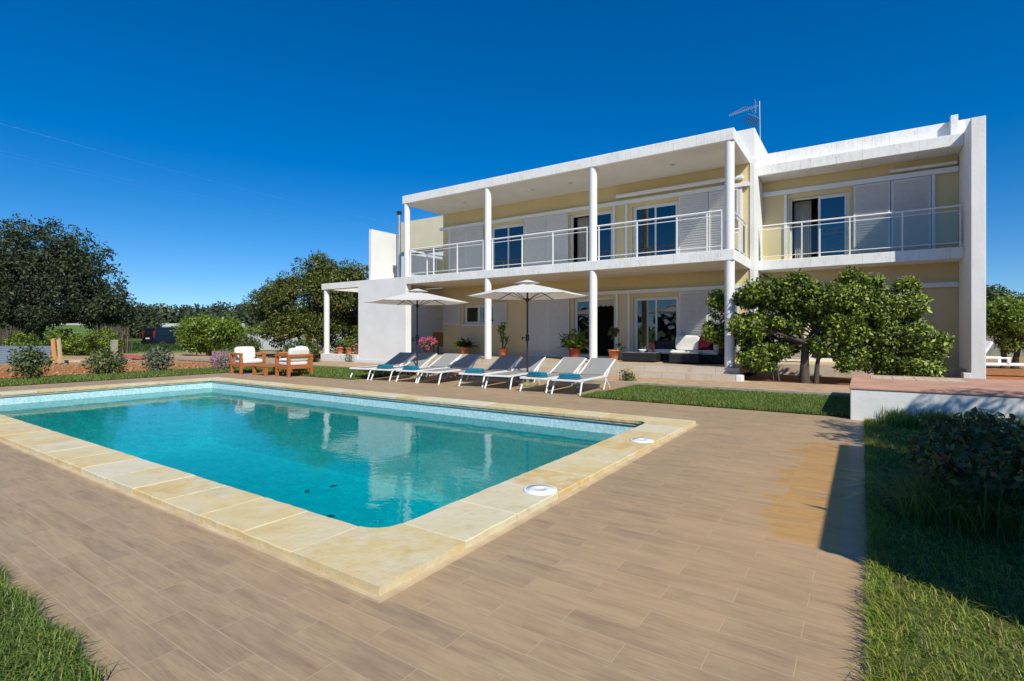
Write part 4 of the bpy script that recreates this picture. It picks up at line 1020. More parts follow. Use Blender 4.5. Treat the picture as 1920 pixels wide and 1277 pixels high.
for y in (-.32, .28): q = MB(); q.box(-.2, .45, y, y+.05, .46, .51); q.box(.36, .43, y, y+.05, .33, .459); q.build('armrest', PL, t, .01)
x, y = gp(1868, 28)
t = empty('stone_wall', (x-1.0, y+3, 0), R(8), 'grey stone boundary wall behind the white plastic lounger', 'wall')
q = MB(); q.box(-1.5, 9, 0, .4, -.1, 1.15); q.build('wall', simple('grey_stone', (.28, .26, .23, 1), .9, 0, .2, .35, 3, .8), t, .02)

# ------------------------------------------------------------------ trees
def tree(name, loc, blobs, ncl, rc, nl, L, W, mat, rng, label, cat, group=None, trunk=None, zmin=None, bark=BARK, limbs=10, jit=.9, shell=.55, flat=.8):
    t = empty(name, loc, 0, label, cat, group)
    P, N, C = crown_pts(blobs, ncl, rc, nl, rng, zmin, shell, flat)
    leaves('crown', P, N, L, W, rng, mat, t, jit=jit)
    m = MB(); h, r0, forks = trunk
    for (bx, by, fx, fy, fz, r) in forks:
        m.tube([(bx, by, -.05), (bx*.8+fx*.25, by*.8+fy*.25, fz*.45), (fx, fy, fz)], [r*1.25, r*.9, r*.75], 9)
        idx = rng.choice(len(C), size=min(limbs, len(C)), replace=False)
        for i in idx:
            c = C[i]; mid = (fx*.45+c[0]*.55+rng.normal()*.08, fy*.45+c[1]*.55+rng.normal()*.08, fz+(c[2]-fz)*.45)
            m.tube([(fx, fy, fz-.03), mid, tuple(c)], [r*.5, r*.28, r*.08], 6)
    m.build('trunk', bark, t)
    return t, C
# two citrus trees before the terrace (pruned, blossoming)
rg = np.random.default_rng(21)
def pblob(px, py, hw, hh, Y, w, base, dy=0.0):
    """crown lobe from where it stands in the photo, at distance Y into the plot"""
    q = (px-960)/973.8; ry = FW[1]+q*RT[1]; tt = Y/ry; X = tt*(FW[0]+q*RT[0]); Z = 1.2+(625.2-py-(11 if py < 600 else 4))/973.8*tt
    rx = max(hw-7, 5)*tt/973.8/.94; rz = max(hh-7, 5)*tt/973.8
    return ((X-base[0], Y-base[1]+dy, Z-base[2]), (rx, (rx+rz)*.5, rz), w)
b1 = (-1.12, 13.6, .07); Y = 13.7
B1 = [pblob(*q, b1) for q in ((1352, 560, 22, 26, 13.95, .8), (1350, 618, 26, 38, 13.95, 1), (1412, 548, 42, 30, Y, 2), (1405, 610, 45, 38, Y, 2), (1420, 660, 40, 30, Y-.1, 1.6), (1478, 545, 55, 32, Y, 2.4), (1468, 590, 45, 26, Y, 1.3), (1548, 550, 48, 36, Y+.1, 2.2), (1560, 605, 30, 24, Y, 1), (1532, 648, 20, 18, Y-.2, .5), (1455, 648, 34, 26, Y, 1.0), (1438, 516, 8, 12, Y, .25), (1500, 514, 8, 12, Y, .25), (1582, 690, 8, 24, Y-.2, .3)  )]
t, C = tree('citrus_tree', b1, B1, 170, .21, 230, .094, .047, LF_CITRUS, rg, 'broad citrus tree with a dark forked trunk beside the corner column', 'tree', 'citrus trees before the terrace',
            (0, 0, ((.02, -.05, .04, 0, .95, .10), (.24, .0, .34, .1, 1.0, .05), (-.50, .05, -.62, .1, .75, .022), (-.62, .1, -.72, .1, .8, .018))), None, limbs=8, shell=.45)
P = np.concatenate([c+unit(rg.normal(size=(7, 3))+np.array([.2, -.4, .4]))*.22 for c in C]); leaves('blossom', P, rg.normal(size=P.shape)+np.array([.3, -.5, .5]), .024, .020, rg, BLOSSOM, t)
b2 = (.45, 14.2, .07); Y = 14.2
B2 = [pblob(*q, b2) for q in ((1602, 548, 50, 40, Y, 2), (1640, 522, 9, 16, Y, .35), (1700, 528, 8, 12, Y, .2), (1600, 508, 8, 10, Y, .2), (1764, 600, 8, 14, Y, .2), (1670, 560, 50, 34, Y, 2.4), (1725, 568, 26, 34, Y, 1), (1600, 610, 42, 42, Y-.1, 1.8), (1660, 620, 55, 45, Y, 2.4), (1725, 630, 42, 48, Y-.1, 2.2), (1752, 645, 20, 26, Y-.1, .7), (1600, 660, 28, 24, Y-.2, .8), (1660, 672, 40, 24, Y-.1, 1.2), (1722, 682, 36, 18, Y-.2, 1), (1690, 700, 22, 10, Y-.2, .3))]
t, C = tree('citrus_tree', b2, B2, 190, .21, 230, .094, .047, LF_FLOWERCIT, rg, 'dense citrus tree full of small pale blossom behind the low platform', 'tree', 'citrus trees before the terrace',
            (0, 0, ((.10, 0, .08, 0, .75, .09), (-.15, .1, -.35, .1, .8, .05))), None, limbs=10, shell=.45)
P = np.concatenate([c+unit(rg.normal(size=(22, 3))+np.array([.2, -.4, .4]))*.23 for c in C]); leaves('blossom', P, rg.normal(size=P.shape)+np.array([.3, -.5, .5]), .026, .022, rg, BLOSSOM, t)
# large orange tree on the left of the house
x, y = gp(578, 26.5)
t, C = tree('orange_tree', (x, y, 0), [((0.23, 0.00, 2.98), (2.57, 2.11, 1.81), 6), ((-1.99, -0.47, 2.22), (1.46, 1.40, 1.58), 3), ((1.87, 0.35, 3.39), (1.40, 1.40, 1.17), 3), ((-2.22, -0.23, 3.51), (0.41, 0.47, 0.58), .5), ((0.70, 0.00, 4.56), (1.29, 1.17, 0.64), 1.6), ((3.16, 0.58, 4.15), (0.64, 0.47, 0.33), .7), ((0.70, -0.70, 1.52), (2.11, 1.17, 0.70), 2.2), ((-3.04, -0.47, 2.81), (0.58, 0.70, 0.70), .8)],
            230, .46, 190, .145, .066, LF_ORANGE, rg, 'large orange tree dotted with ripe fruit left of the white house', 'tree', None, (0, 0, ((0, 0, .1, 0, 1.2, .17), (-.4, .1, -.9, 0, 1.1, .11))), .35, limbs=10)
fr = None
for k in range(46):
    c = C[rg.integers(len(C))]; d = unit(rg.normal(size=(1, 3))+np.array([[.4, -.9, .1]]))[0]
    if fr is None: fr = MB().lathe([(.001, -.045), (.026, -.037), (.042, -.016), (.044, .008), (.032, .032), (.001, .042)], n=10).build('orange', ORANGEFRUIT, t); q = fr
    else: q = fr.copy(); COL.objects.link(q); q.parent = t
    q.location = tuple(c+d*.36)
x, y = gp(392, 26)
tree('citrus_tree', (x, y, 0), [((0, 0, 1.25), (1.75, 1.2, .95), 5), ((-.9, -.2, .95), (.9, .8, .7), 2.5), ((1.1, .1, 1.35), (.9, .8, .7), 2)], 110, .36, 120, .14, .06, LF_BRIGHT, rg,
     'low spreading yellow green citrus tree between the parked van and the orange tree', 'tree', None, (0, 0, ((0, 0, .1, 0, .6, .12), (-.3, .1, -.5, 0, .6, .08))), .15, limbs=8)
x, y = gp(462, 24.5)
tree('garden_shrub', (x, y, 0), [((0, 0, .6), (.55, .5, .6), 1)], 34, .26, 90, .10, .045, LF_HEDGE, rg, 'rounded green shrub at the foot of the orange tree beside the teak chairs', 'shrub', None, (0, 0, ((0, 0, 0, 0, .3, .04),)), .1, limbs=5)
x, y = gp(560, 20.6)
tree('garden_shrub', (x, y, 0), [((0, 0, .45), (1.3, .4, .4), 1)], 40, .22, 80, .10, .045, LF_HEDGE, rg, 'low dark shrub row below the orange tree behind the right teak chair', 'shrub', None, (0, 0, ((0, 0, 0, 0, .3, .03),)), .08, limbs=5)
for px, d, h_, w_, lab in ((640, 27.5, 2.8, 1.5, 'dark shady bush seen through the gallery opening'), (690, 28, 3.2, 1.6, 'tall dark bush behind the white screen wall')):
    x, y = gp(px, d)
    tree('garden_bush', (x, y, 0), [((0, 0, h_*.5), (w_, 1.2, h_*.5), 1)], 70, .36, 110, .14, .06, LF_ORANGE, rg, lab, 'bush', None, (0, 0, ((0, 0, 0, 0, .5, .08),)), .1, limbs=6)
# huge carob tree far left
x, y = gp(40, 44)
t, C = tree('carob_tree', (x, y, -.1), [((0, 0, 5.6), (6.0, 5, 4.2), 6), ((4.2, 1, 4.4), (4.0, 3.5, 3.4), 4), ((-3.5, -.5, 7.2), (3.6, 3, 3.0), 2.5), ((3.2, 2.0, 7.2), (2.8, 2.4, 2.4), 2), ((7.2, 3.6, 3.6), (2.6, 2.2, 2.2), 2), ((1.5, -1.5, 2.4), (6.5, 4, 1.6), 3), ((-5, 0, 4), (4, 3, 3.5), 2)],
            430, .72, 150, .25, .12, LF_CAROB, rg, 'huge dark carob tree at the far left beyond the red earth', 'tree', None, (0, 0, ((0, 0, .3, .2, 2.4, .45), (1.5, .5, 2.6, .8, 2.2, .35), (-.8, 0, -1.6, 0, 2.2, .3))), .6, GREYBARK, limbs=22, shell=.35)
# airy outer sprays of the carob
rg2 = np.random.default_rng(5); d = unit(rg2.normal(size=(270, 3))+np.array([.5, -.1, .7])); base = np.array([1.2, .4, 5.2])
Cc = base+d*np.array([7.2, 5.4, 4.9])*rg2.uniform(.86, 1.15, (270, 1)); P = np.concatenate([c+rg2.normal(size=(26, 3))*.26 for c in Cc])
leaves('outer_sprays', P, rg2.normal(size=P.shape)+np.array([0, 0, .4]), .32, .14, rg2, LF_CAROB, t)
x, y = gp(232, 60)
tree('carob_tree', (x, y, .1), [((0, 0, 2.6), (3.2, 2.5, 2.4), 3), ((2.4, 1, 1.8), (2.4, 2, 1.6), 2)], 90, .6, 90, .34, .15, LF_CAROB, rg, 'smaller dark carob tree right of the huge one, beside the far field', 'tree', None, (0, 0, ((0, 0, 0, 0, 1.3, .2),)), .5, GREYBARK, limbs=10)
# right side trees
x, y = gp(1892, 18.6)
tree('citrus_tree', (x, y, 0), [((.1, 0, 1.6), (.95, .9, .85), 4), ((-.25, 0, 2.0), (.7, .7, .55), 2), ((.4, 0, 1.0), (.7, .6, .4), 1.2)], 80, .3, 130, .12, .055, LF_BRIGHT, rg, 'round bright citrus tree with a dark twin trunk right of the house', 'tree', None, (0, 0, ((-.12, 0, -.15, 0, .7, .1), (.15, 0, .25, 0, .7, .1))), .4, limbs=9)
for k, (px, d, hh, rr, lab) in enumerate(((1862, 34, 4.2, 1.4, 'tall bright leafed tree just behind the end of the house'), (1905, 48, 4.6, 2.6, 'dark round tree farther back right of the house'), (1960, 52, 4.6, 2.6, 'dark tree at the right edge of the view'))):
    x, y = gp(px, d)
    tree('garden_tree', (x, y, 0), [((0, 0, hh*.58), (rr, rr, hh*.42), 1)], 70, .5, 90, .24, .11, LF_HEDGE if k == 0 else LF_WOOD, rg, lab, 'tree', None, (0, 0, ((0, 0, 0, 0, hh*.35, .14),)), .5, limbs=8)
# olive tree outside the frame on the right: dapples the platform and the lawn
tree('olive_tree', (3.9, 5.9, 0), [((-.3, .0, 2.9), (1.25, .95, .75), 4), ((.6, .3, 3.6), (1.1, .9, .7), 2.5), ((-1.0, -.15, 2.25), (1.15, 1.1, .5), 6)], 165, .30, 80, .12, .035, LF_GREY, rg, 'grey green olive tree standing outside the right edge of the view', 'tree', None, (0, 0, ((0, 0, -.1, 0, 1.5, .12), (.2, 0, .5, 0, 1.6, .08))), 1.5, GREYBARK, limbs=9)

# ------------------------------------------------------------------ shrubs on the red earth
sh = [(55, 13.6, .95, .42, LF_HEDGE, 'young dark green shrub on the red earth nearest the left edge, before the corrugated sheet'),
      (200, 15.2, .72, .52, LF_HEDGE, 'young bushy shrub on the red earth, the middle one of three'),
      (297, 16.4, .80, .40, LF_GREY, 'young grey green shrub on the red earth before the parked van')]
for px, d, h, r, mt, lab in sh:
    x, y = gp(px, d)
    t = empty('young_shrub', (x, y, -.06), 0, lab, 'shrub', 'young shrubs planted in the red earth'); n = 1100
    dd = unit(rg.normal(size=(n, 3))); P = np.array([0, 0, h*.52])+dd*np.array([r, r, h*.5])*rg.uniform(.15, 1.05, (n, 1))**.7
    leaves('leaves', P, dd+np.array([0, 0, .6]), .10, .046, rg, mt, t)
    q = MB()
    for k in range(9):
        a = k*2.4; q.tube([(0, 0, -.02), (math.cos(a)*r*.35, math.sin(a)*r*.35, h*.4), (math.cos(a)*r*.8, math.sin(a)*r*.8, h*rg.uniform(.7, 1.0))], [.012, .009, .004], 5)
    q.build('stems', BARK, t)
x, y = gp(419, 17.0)
t = empty('flowering_bush', (x, y, -.05), 0, 'lilac pink flowering bush beside the left teak armchair', 'bush')
dd = unit(rg.normal(size=(500, 3))); P = np.array([0, 0, .34])+dd*np.array([.34, .34, .32])*rg.uniform(.3, 1, (500, 1)); leaves('leaves', P, dd, .07, .03, rg, LF_GREY, t)
dd = unit(rg.normal(size=(520, 3))+np.array([0, -.3, .4])); P = np.array([0, 0, .34])+dd*np.array([.38, .38, .36])*rg.uniform(.85, 1.05, (520, 1)); leaves('bloom', P, dd, .045, .04, rg, LILAC, t)
# clods and stones of the dug red earth
n = 5200; u = rg.random(n); cx = -18.4-12.5*u**1.4; cy = rg.uniform(-1, 22, n); sz = rg.gamma(2.0, .014, n)+.012
O = np.array([[1, 0, 0], [-1, 0, 0], [0, 1, 0], [0, -1, 0], [0, 0, 1], [0, 0, -.3]]); F = np.array([[0, 2, 4], [2, 1, 4], [1, 3, 4], [3, 0, 4], [2, 0, 5], [1, 2, 5], [3, 1, 5], [0, 3, 5]])
V = (O[None]*rg.uniform(.6, 1.3, (n, 6, 1))+rg.normal(size=(n, 6, 3))*.12)*sz[:, None, None]*np.array([1.2, 1.2, .8])+np.stack([cx, cy, np.full(n, -.06)], 1)[:, None]
tag(npmesh('soil_clods', V.reshape(-1, 3), (F[None]+np.arange(n)[:, None, None]*6).ravel(), np.full(n*8, 3), simple('red_earth_clod', (.36, .19, .095, 1), .95, 0, .1, .35, 3)), kind='stuff')
# hedge-like bushes, reed screen, boards, corrugated sheets and rubble in the yard
for px, d, w, h, lab in ((45, 31, .9, 1.25, 'dark yard bush at the left behind the corrugated sheet'), (112, 30, 1.0, 1.35, 'dark yard bush behind the leaning planks'), (152, 29.5, .8, 1.3, 'narrow yard bush between the planks and the concrete post'), (196, 29, 1.0, 1.5, 'largest yard bush left of the concrete post')):
    x, y = gp(px, d)
    tree('yard_bush', (x, y, -.06), [((0, 0, h*.5), (w, .8, h*.5), 1)], 30, .26, 110, .12, .05, LF_CITRUS, rg, lab, 'bush', 'bushes behind the building rubble', (0, 0, ((0, 0, 0, 0, .4, .05),)), .12, limbs=6)
def reeds(name, p0, p1, n, h, lab):
    P = np.stack([np.linspace(p0[0], p1[0], n)+rg.normal(size=n)*.12, np.linspace(p0[1], p1[1], n)+rg.normal(size=n)*.12, np.full(n, -.05)], 1)
    o = blades(name, P, rg.uniform(.65, 1.1, n)*h, .035, rg, LF_REED, .18); return tag(o, lab, 'reeds', 'dry reed screens in the yard')
reeds('dry_reeds', gp(-60, 34), gp(38, 34), 900, 1.75, 'screen of dry brown reeds at the left edge behind the corrugated sheet')
reeds('dry_reeds', gp(182, 33), gp(236, 33), 500, 1.85, 'clump of tall dry reeds behind the concrete post')
x, y = gp(20, 21.5)
t = empty('corrugated_sheet', (x, y, -.06), 0, 'grey blue corrugated metal sheets leaning in the yard', 'metal sheet')
q = MB(); vr = Vector((RT[0], RT[1], 0)); nn = 110; vs = []; fs = []
for j in range(nn+1):
    u = j/nn; zz = .74*u; off = .16*u+.014*math.sin(u*2*math.pi*9)
    for s in (-2.2, 1.55): vs.append(vr*s+Vector((FW[0]*off, FW[1]*off, zz)))
q.add(vs, [(2*j, 2*j+1, 2*j+3, 2*j+2) for j in range(nn)], True); q.build('sheet', simple('grey_blue_zinc', (.30, .36, .43, 1), .4, .55, .5, .12, 2), t)
q = MB(); q.bar(vr*-2+Vector((FW[0]*.3, FW[1]*.3, 0)), vr*-2+Vector((FW[0]*.17, FW[1]*.17, .70)), .07); q.bar(vr*1.3+Vector((FW[0]*.3, FW[1]*.3, 0)), vr*1.3+Vector((FW[0]*.17, FW[1]*.17, .70)), .07); q.build('prop', OLDPLANK, t)
for k, (px, mt, lab) in enumerate(((92, ORANGEPLANK, 'orange wooden plank leaning beside the corrugated sheet'), (103, OLDPLANK, 'weathered grey brown plank leaning to the right of the orange one'))):
    x, y = gp(px, 21.2)
    q = MB(); q.bar(vr*.24+Vector((0, 0, 0)), vr*-.16+Vector((FW[0]*.35, FW[1]*.35, 1.0)), .16, .05, up=(FW[0], FW[1], .3)); o = q.build('wooden_plank', mt); o.location = (x, y, -.03); tag(o, lab, 'plank', 'planks leaning in the yard')
x, y = gp(214, 27.5)
q = MB(); q.box(-.16, .16, -.12, .12, 0, .92); q.box(-.28, -.161, -.09, .09, .62, .90); o = q.build('concrete_post', simple('mossy_concrete', (.32, .30, .23, 1), .9, 0, .2, .25, 4, .4), None, .02); o.location = (x, y, -.06); tag(o, 'stubby pale concrete post beside the yard bushes', 'post')
x, y = gp(128, 22.6)
q = MB(); q.box(-.85, .85, -.6, .6, 0, .10); o = q.build('concrete_slab', simple('pinkish_slab', (.52, .37, .27, 1), .9, 0, .2, .15, 4, .3), None, .015); o.location = (x, y, -.05); o.rotation_euler = (0, 0, A+R(8)); tag(o, 'pinkish concrete slab lying on the red earth right of the planks', 'slab')
x, y = gp(238, 25)
for k, (dx, mt, z, lab) in enumerate(((0, simple('faded_red_cloth', (.36, .085, .075, 1), .9), .16, 'faded red tarpaulin heaped on the rubble'), (.15, simple('faded_violet_cloth', (.30, .24, .34, 1), .9), .0, 'pale violet tarpaulin lying before the red one'))):
    q = MB(); n = 14; vs = []
    for j in range(n+1):
        for i in range(n+1):
            u, v_ = i/n*2-1, j/n*2-1; vs.append((u*.85, v_*.45, z*.4+.13*max(0, 1-u*u)*max(0, 1-v_*v_)+.05*math.sin(u*7+v_*5+k*2)*math.cos(v_*6+u*3)))
    q.add(vs, [(j*(n+1)+i, j*(n+1)+i+1, (j+1)*(n+1)+i+1, (j+1)*(n+1)+i) for j in range(n) for i in range(n)], True)
    o = q.build('tarpaulin', mt); o.location = (x+dx*2, y-.7*(k), -.05); o.rotation_euler = (0, 0, A+R(10)); tag(o, lab, 'tarpaulin', 'tarpaulins on the rubble')
# far yard wall, road rail, sign, houses
x, y = gp(525, 40)
t = empty('boundary_wall', (x, y, -.1), A+R(2), 'pale grey boundary wall seen beneath the orange tree', 'wall'); q = MB(); q.box(-2.5, 9, 0, .3, 0, 1.25); q.build('wall', plaster('grey_cement_render', (.42, .42, .42, 1), .3), t)
x, y = gp(150, 120)
t = empty('roadside_wall', (x, y, th(x, y)), A, 'long low white wall along the road beyond the green field', 'wall'); q = MB(); q.box(-60, 38, 0, .4, -1.5, .38); q.build('wall', simple('road_white', (.46, .46, .44, 1), .9), t)
x, y = gp(172, 112)
t = empty('road_sign_board', (x, y, th(x, y)), A, 'blank white board standing by the road wall', 'sign'); q = MB(); q.box(-.8, .8, 0, .06, 1.0, 2.0); q.build('board', simple('white_board', (.8, .8, .8, 1), .6), t)
for s in (-.6, .6): q = MB(); q.bar((s, .09, -.5), (s, .09, 1.9), .06); q.build('post', STEEL, t)
for px, d, w, lab in ((307, 280, 5, 'tiny white farmhouse on the wooded hill'), (352, 330, 6, 'distant white house half hidden by the hill trees')):
    x, y = gp(px, d); z = th(x, y)
    t = empty('farmhouse', (x, y, z), A+R(15), lab, 'house', 'white houses on the far hill'); q = MB(); q.box(-w/2, w/2, 0, 5, -3, 3.2); q.build('wall', WHITE, t)
    q = MB(); q.prism([(-w/2-.3, 3.2), (w/2+.3, 3.2), (0, 4.4)], -.3, 5.3, lambda a, b_, c: (a, c, b_)); q.build('roof', TERRATOP, t)
    for s in (-.25, .25): q = MB(); q.box(s*w-.5, s*w+.5, -.05, -.01, .8, 2.0); q.build('window', BLACKM, t)

# ------------------------------------------------------------------ parked van
def make_van():
    x, y = gp(322, 48); t = empty('parked_van', (x, y, -.1), 0, 'dark navy van parked by the green field, its red tail light towards us', 'van')
    view = math.atan2(y, x); t.rotation_euler = (0, 0, view-R(58))
    body = simple('dark_navy_paint', (.010, .012, .022, 1), .25, .1, .6, .1, 2); gl = simple('black_tinted_glass', (.012, .014, .016, 1), .08, 0, .7, .05)
    # side profile (x forward)
    prof = [(-2.05, .38), (-2.1, .75), (-2.04, 1.15), (-1.92, 1.74), (-1.80, 1.82), (.35, 1.83), (.75, 1.70), (1.35, 1.12), (2.0, .92), (2.12, .62), (2.08, .36)]
    m = MB(); n = len(prof); lv = [(-.88, .90), (-.84, 1.0), (.84, 1.0), (.88, .90)]
    vs = []
    for yy, _ in lv:
        for px_, pz in prof:
            k = 1 if abs(yy) < .86 else .97; tp = 1-.13*max(0, pz-1.0)
            vs.append((px_*k, yy*tp, .36+(pz-.36)*(1 if k == 1 else .985)))
    fs = [(j*n+i, j*n+(i+1) % n, (j+1)*n+(i+1) % n, (j+1)*n+i) for j in range(3) for i in range(n)]+[tuple(range(n)), tuple(range(3*n, 4*n))[::-1]]
    m.add(vs, fs); o = m.build('body', body, t, .03)
    for s in (-1, 1):
        for a, b_ in ((-1.75, -.75), (-.68, .15), (.22, 1.05)):
            q = MB(); zt_ = 1.66 if b_ < 1 else 1.60; xe = b_ if b_ < 1 else .62
            P = [(a, s*.885, 1.14), (b_, s*.885, 1.14), (xe, s*.825, zt_), (a+.05, s*.825, zt_)]
            P2 = [(p[0], p[1]*.96, p[2]) for p in P]; q.add(P+P2, [(0, 1, 2, 3), (7, 6, 5, 4), (0, 4, 5, 1), (1, 5, 6, 2), (2, 6, 7, 3), (3, 7, 4, 0)]); q.build('side_window', gl, t)
    q = MB(); q.add([(-2.075, -.66, 1.17), (-2.075, .66, 1.17), (-1.955, .60, 1.68), (-1.955, -.60, 1.68), (-2.0, -.66, 1.17), (-2.0, .66, 1.17), (-1.9, .60, 1.68), (-1.9, -.60, 1.68)], [(0, 1, 2, 3), (7, 6, 5, 4), (0, 4, 5, 1), (2, 6, 7, 3), (1, 5, 6, 2), (3, 7, 4, 0)]); q.build('rear_window', gl, t)
    q = MB(); q.add([(.80, -.70, 1.66), (.80, .70, 1.66), (1.36, .74, 1.16), (1.36, -.74, 1.16), (.78, -.70, 1.60), (.78, .70, 1.60), (1.3, .74, 1.12), (1.3, -.74, 1.12)], [(0, 1, 2, 3), (7, 6, 5, 4), (0, 4, 5, 1), (2, 6, 7, 3), (1, 5, 6, 2), (3, 7, 4, 0)]); q.build('windscreen', gl, t)
    for s in (-1, 1):
        q = MB(); q.box(-2.10, -1.95, s*.79-.055, s*.79+.055, .92, 1.50); q.build('tail_light', simple('red_lens', (.30, .012, .02, 1), .2, 0, .6, .1), t, .02)
        q = MB(); q.box(2.0, 2.11, s*.68-.16, s*.68+.16, .66, .86); q.build('headlight', simple('clear_lens', (.7, .7, .7, 1), .1), t, .02)
    q = MB(); q.box(-2.2, -2.06, -.86, .86, .40, .66); q.build('rear_bumper', body, t, .03)
    q = MB(); q.box(-2.125, -2.10, -.26, .26, .80, .92); q.build('number_plate', simple('plate_white', (.7, .7, .68, 1), .5), t)
    for px_ in (-1.32, 1.32):
        for s in (-1, 1):
            q = MB(); prof_ = [(.20, -.10), (.30, -.10), (.32, -.06), (.32, .06), (.30, .10), (.20, .10)]
            q.lathe(prof_, n=22); w = q.build('wheel', simple('tyre_rubber', (.02, .02, .02, 1), .8), t); w.location = (px_, s*.80, .32); w.rotation_euler = (R(90), 0, 0)
            q = MB(); q.lathe([(.0, -.09), (.21, -.085), (.21, .085), (.0, .09)], n=16); q.build('rim', STEEL, w)
make_van()

# ------------------------------------------------------------------ overhead wires
WIRE = simple('pale_cable', (.45, .47, .5, 1), .5)
for k, ((pa, ya), (pb, yb), r, lab) in enumerate((((-120, 198), (800, 432), .0017, 'upper overhead cable crossing the sky on the left'), ((-120, 255), (800, 445), .0009, 'middle overhead cable crossing the sky on the left'), ((-120, 262), (800, 452), .0009, 'lowest overhead cable crossing the sky on the left'))):
    d0, d1 = 24, 55; (x0, y0), (x1, y1) = gp(pa, d0), gp(pb, d1); z0 = 1.2+(625.2-ya)*d0/973.8; z1 = 1.2+(625.2-yb)*d1/973.8
    m = MB(); m.tube([(x0+(x1-x0)*i/24, y0+(y1-y0)*i/24, z0+(z1-z0)*i/24-1.1*math.sin(i/24*math.pi)*.35) for i in range(25)], r, 5)
    tag(m.build('overhead_cable', WIRE), lab, 'cable', 'overhead cables')

# ------------------------------------------------------------------ far wood on the hills
P = []; N = []
rf = np.random.default_rng(99)
def fartrees(n, a0, a1, d0, d1, s0, s1, nl):
    for i in range(n):
        px = rf.uniform(a0, a1); d = rf.uniform(d0, d1); x, y = gp(px, d); z = th(x, y); s = rf.uniform(s0, s1)
        dd = unit(rf.normal(size=(nl, 3))); P.append(np.array([x, y, z+s*.75])+dd*np.array([s*1.15, s*1.15, s*.85])*rf.uniform(.5, 1, (nl, 1))); N.append(dd+np.array([0, 0, .4]))
fartrees(110, -120, 560, 128, 165, 1.5, 2.4, 70)
fartrees(230, -120, 760, 165, 390, 2.2, 3.8, 70)
fartrees(50, 1780, 2080, 70, 240, 2.5, 4.2, 70)
for i in range(60):                                     # unseen trees added behind the viewer to darken the window reflections
    x, y = rf.uniform(-75, 45), rf.uniform(-44, -30); s_ = rf.uniform(1.8, 3.4); dd = unit(rf.normal(size=(60, 3)))
    P.append(np.array([x, y, s_*.8])+dd*np.array([s_*1.15, s_*1.15, s_*.9])*rf.uniform(.5, 1, (60, 1))); N.append(dd+np.array([0, 0, .4]))
P = np.concatenate(P); N = np.concatenate(N)
tag(leaves('far_wood', P, N, 1.5, .9, rf, LF_WOOD), kind='stuff')

# ------------------------------------------------------------------ grass
gr = np.random.default_rng(4)
def rect(n, x0, x1, y0, y1, pw=1.0):
    u = gr.random(n)**pw
    return np.stack([gr.uniform(x0, x1, n), y0+(y1-y0)*u, np.full(n, .012)], 1)
P = np.concatenate([rect(62000, .045, 1.9, .7, 8.6, 1.9), rect(11000, .02, .12, .9, 8.6, 1.6)])
clump = np.sin(P[:, 0]*9+np.sin(P[:, 1]*5)*2)*np.sin(P[:, 1]*7.3+1)
h = gr.uniform(.018, .052, len(P))*(1+.2*clump)*(.75+.5*gr.random(len(P)))*np.where(gr.random(len(P)) < .05, 1.7, 1); tag(blades('right_lawn_grass', P, h, .0038, gr, GRASSY, .95, wind=(-.15, 0)), kind='stuff')
P = np.concatenate([rect(19000, -4.5, -2.18, -.45, .70), rect(12000, -5.4, -2.18, -.6, .70), rect(2500, -4.5, -2.15, .62, .74)])
keep = P[:, 1] < .70-.02*np.sin(P[:, 0]*13)
Pd = rect(5200, .06, 1.7, .75, 5.2, 1.7); tag(blades('dry_grass', Pd, gr.uniform(.03, .085, len(Pd)), .004, gr, grassmat('dry_grass_blade', [G(.16, .13, .05), G(.26, .22, .08), G(.34, .30, .14)]), 1.1), kind='stuff')
tag(blades('near_lawn_grass', P[keep], gr.uniform(.03, .075, keep.sum()), .0045, gr, GRASS, .75), kind='stuff')
P = rect(42000, -4.42, -.14, 8.80, 11.36)
P = P[(P[:, 0] > -4.36+.25*np.clip((P[:, 1]-9.6), -3, .6)-.06*np.sin(P[:, 1]*8))]
tag(blades('front_lawn_grass', P, gr.uniform(.03, .075, len(P)), .007, gr, GRASS, .7), kind='stuff')
P = np.concatenate([rect(30000, -16.05, -10.9, 8.8, 11.36), rect(26000, -18.4, -16.0, 2, 11.36)])
tag(blades('left_lawn_grass', P, gr.uniform(.03, .08, len(P)), .011, gr, GRASS, .7), kind='stuff')
# wild grass before the van
x, y = gp(262, 42); P = np.stack([x+gr.normal(size=9000)*3.5, y+gr.normal(size=9000)*3.0, np.full(9000, -.06)], 1)
tag(blades('field_grass', P, gr.uniform(.2, .5, 9000), .05, gr, grassmat('field_grass_blade', [G(.03, .065, .012), G(.05, .10, .02), G(.08, .13, .03)]), .4), kind='stuff')
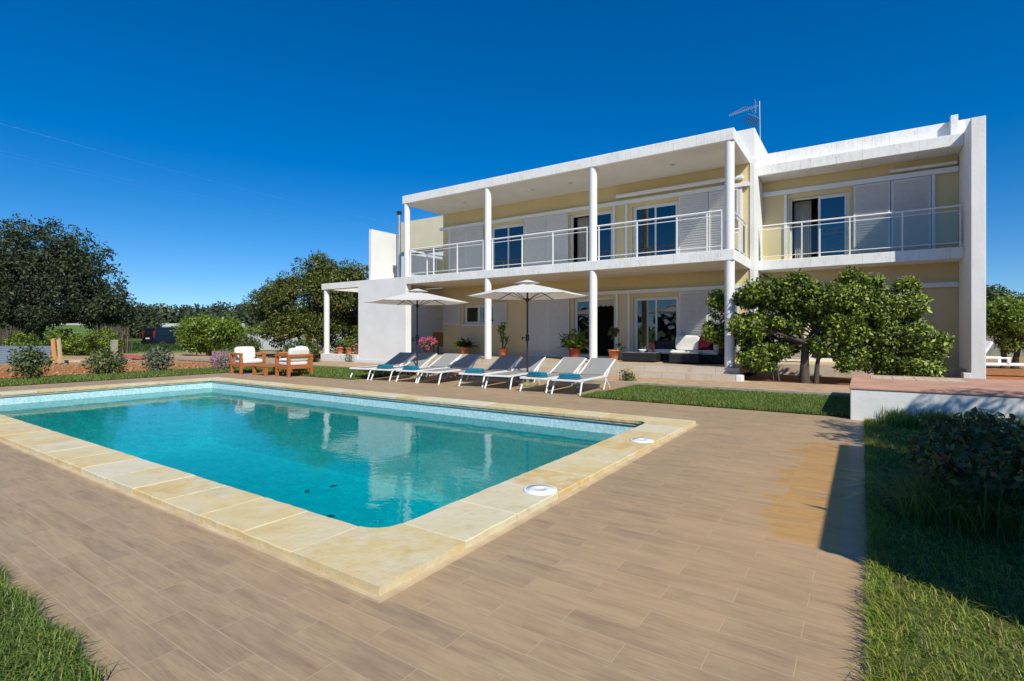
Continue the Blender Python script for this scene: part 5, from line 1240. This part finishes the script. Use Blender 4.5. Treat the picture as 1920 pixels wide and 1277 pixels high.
# tufts along the platform foot and around the right shrub
P = []
for _ in range(60):
    c = np.array([gr.uniform(.25, 1.8), gr.uniform(8.1, 8.6), .012]); P.append(c+gr.normal(size=(40, 3))*np.array([.06, .05, 0]))
P = np.concatenate(P); tag(blades('long_grass', P, gr.uniform(.10, .28, len(P)), .008, gr, GRASS, .45), kind='stuff')
t = empty('grass_tussock', (.56, 4.30, .012), 0, 'large tussock of long arching grass before the dark shrub on the right lawn', 'grass tussock')
P = np.clip(gr.normal(size=(900, 3)), -1.7, 1.7)*np.array([.20, .16, 0]); blades('grass_blades', P, gr.uniform(.15, .40, 900), .007, gr, GRASS, 1.0, t)
# dark shrub on the right lawn
t = empty('dark_shrub', (.70, 4.55, .012), 0, 'dark leafy shrub with reddish tips standing on the right lawn', 'shrub'); n = 2300
dd = unit(gr.normal(size=(n, 3))); P = np.array([0, 0, .33])+dd*np.array([.46, .42, .33])*gr.uniform(.3, 1.0, (n, 1))**.6
leaves('leaves', P, dd+np.array([0, 0, .5]), .055, .034, gr, LF_DARK, t)
q = MB()
for k in range(14):
    a = k*2.4; q.tube([(0, 0, -.02), (math.cos(a)*.15, math.sin(a)*.15, .2), (math.cos(a)*.34, math.sin(a)*.34, gr.uniform(.3, .55))], [.010, .007, .003], 5)
q.build('stems', BARK, t)
for k, (x, y, lab) in enumerate(((1.16, 8.12, 'pale yellow flowering plant at the foot of the platform'), (1.36, 7.1, 'smaller pale yellow flowering plant behind the dark shrub'))):
    t = empty('yellow_flower', (x, y, .012), 0, lab, 'flowering plant', 'yellow flowers at the platform'); n = 260
    dd = unit(gr.normal(size=(n, 3))); P = np.array([0, 0, .12])+dd*np.array([.20, .16, .13])*gr.uniform(.4, 1, (n, 1)); leaves('leaves', P, dd, .06, .02, gr, LF_BRIGHT, t)
    dd = unit(gr.normal(size=(150, 3))+np.array([0, -.2, .8])); P = np.array([0, 0, .16])+dd*np.array([.2, .16, .13]); leaves('bloom', P, dd, .035, .03, gr, PALEYEL, t)
t = empty('marigold_clump', (-4.62, 11.75, .002), 0, 'small orange flowering clump at the lawn corner behind the last lounger', 'flowering plant'); n = 260
dd = unit(gr.normal(size=(n, 3))); P = np.array([0, 0, .16])+dd*np.array([.20, .18, .16])*gr.uniform(.3, 1, (n, 1)); leaves('leaves', P, dd, .07, .03, gr, LF_HEDGE, t)
dd = unit(gr.normal(size=(40, 3))+np.array([-.4, 0, .8])); P = np.array([0, 0, .18])+dd*np.array([.2, .18, .16]); leaves('bloom', P, dd, .045, .04, gr, leafmat('orange_petals', [G(.6, .22, .02), G(.65, .35, .05)]), t)
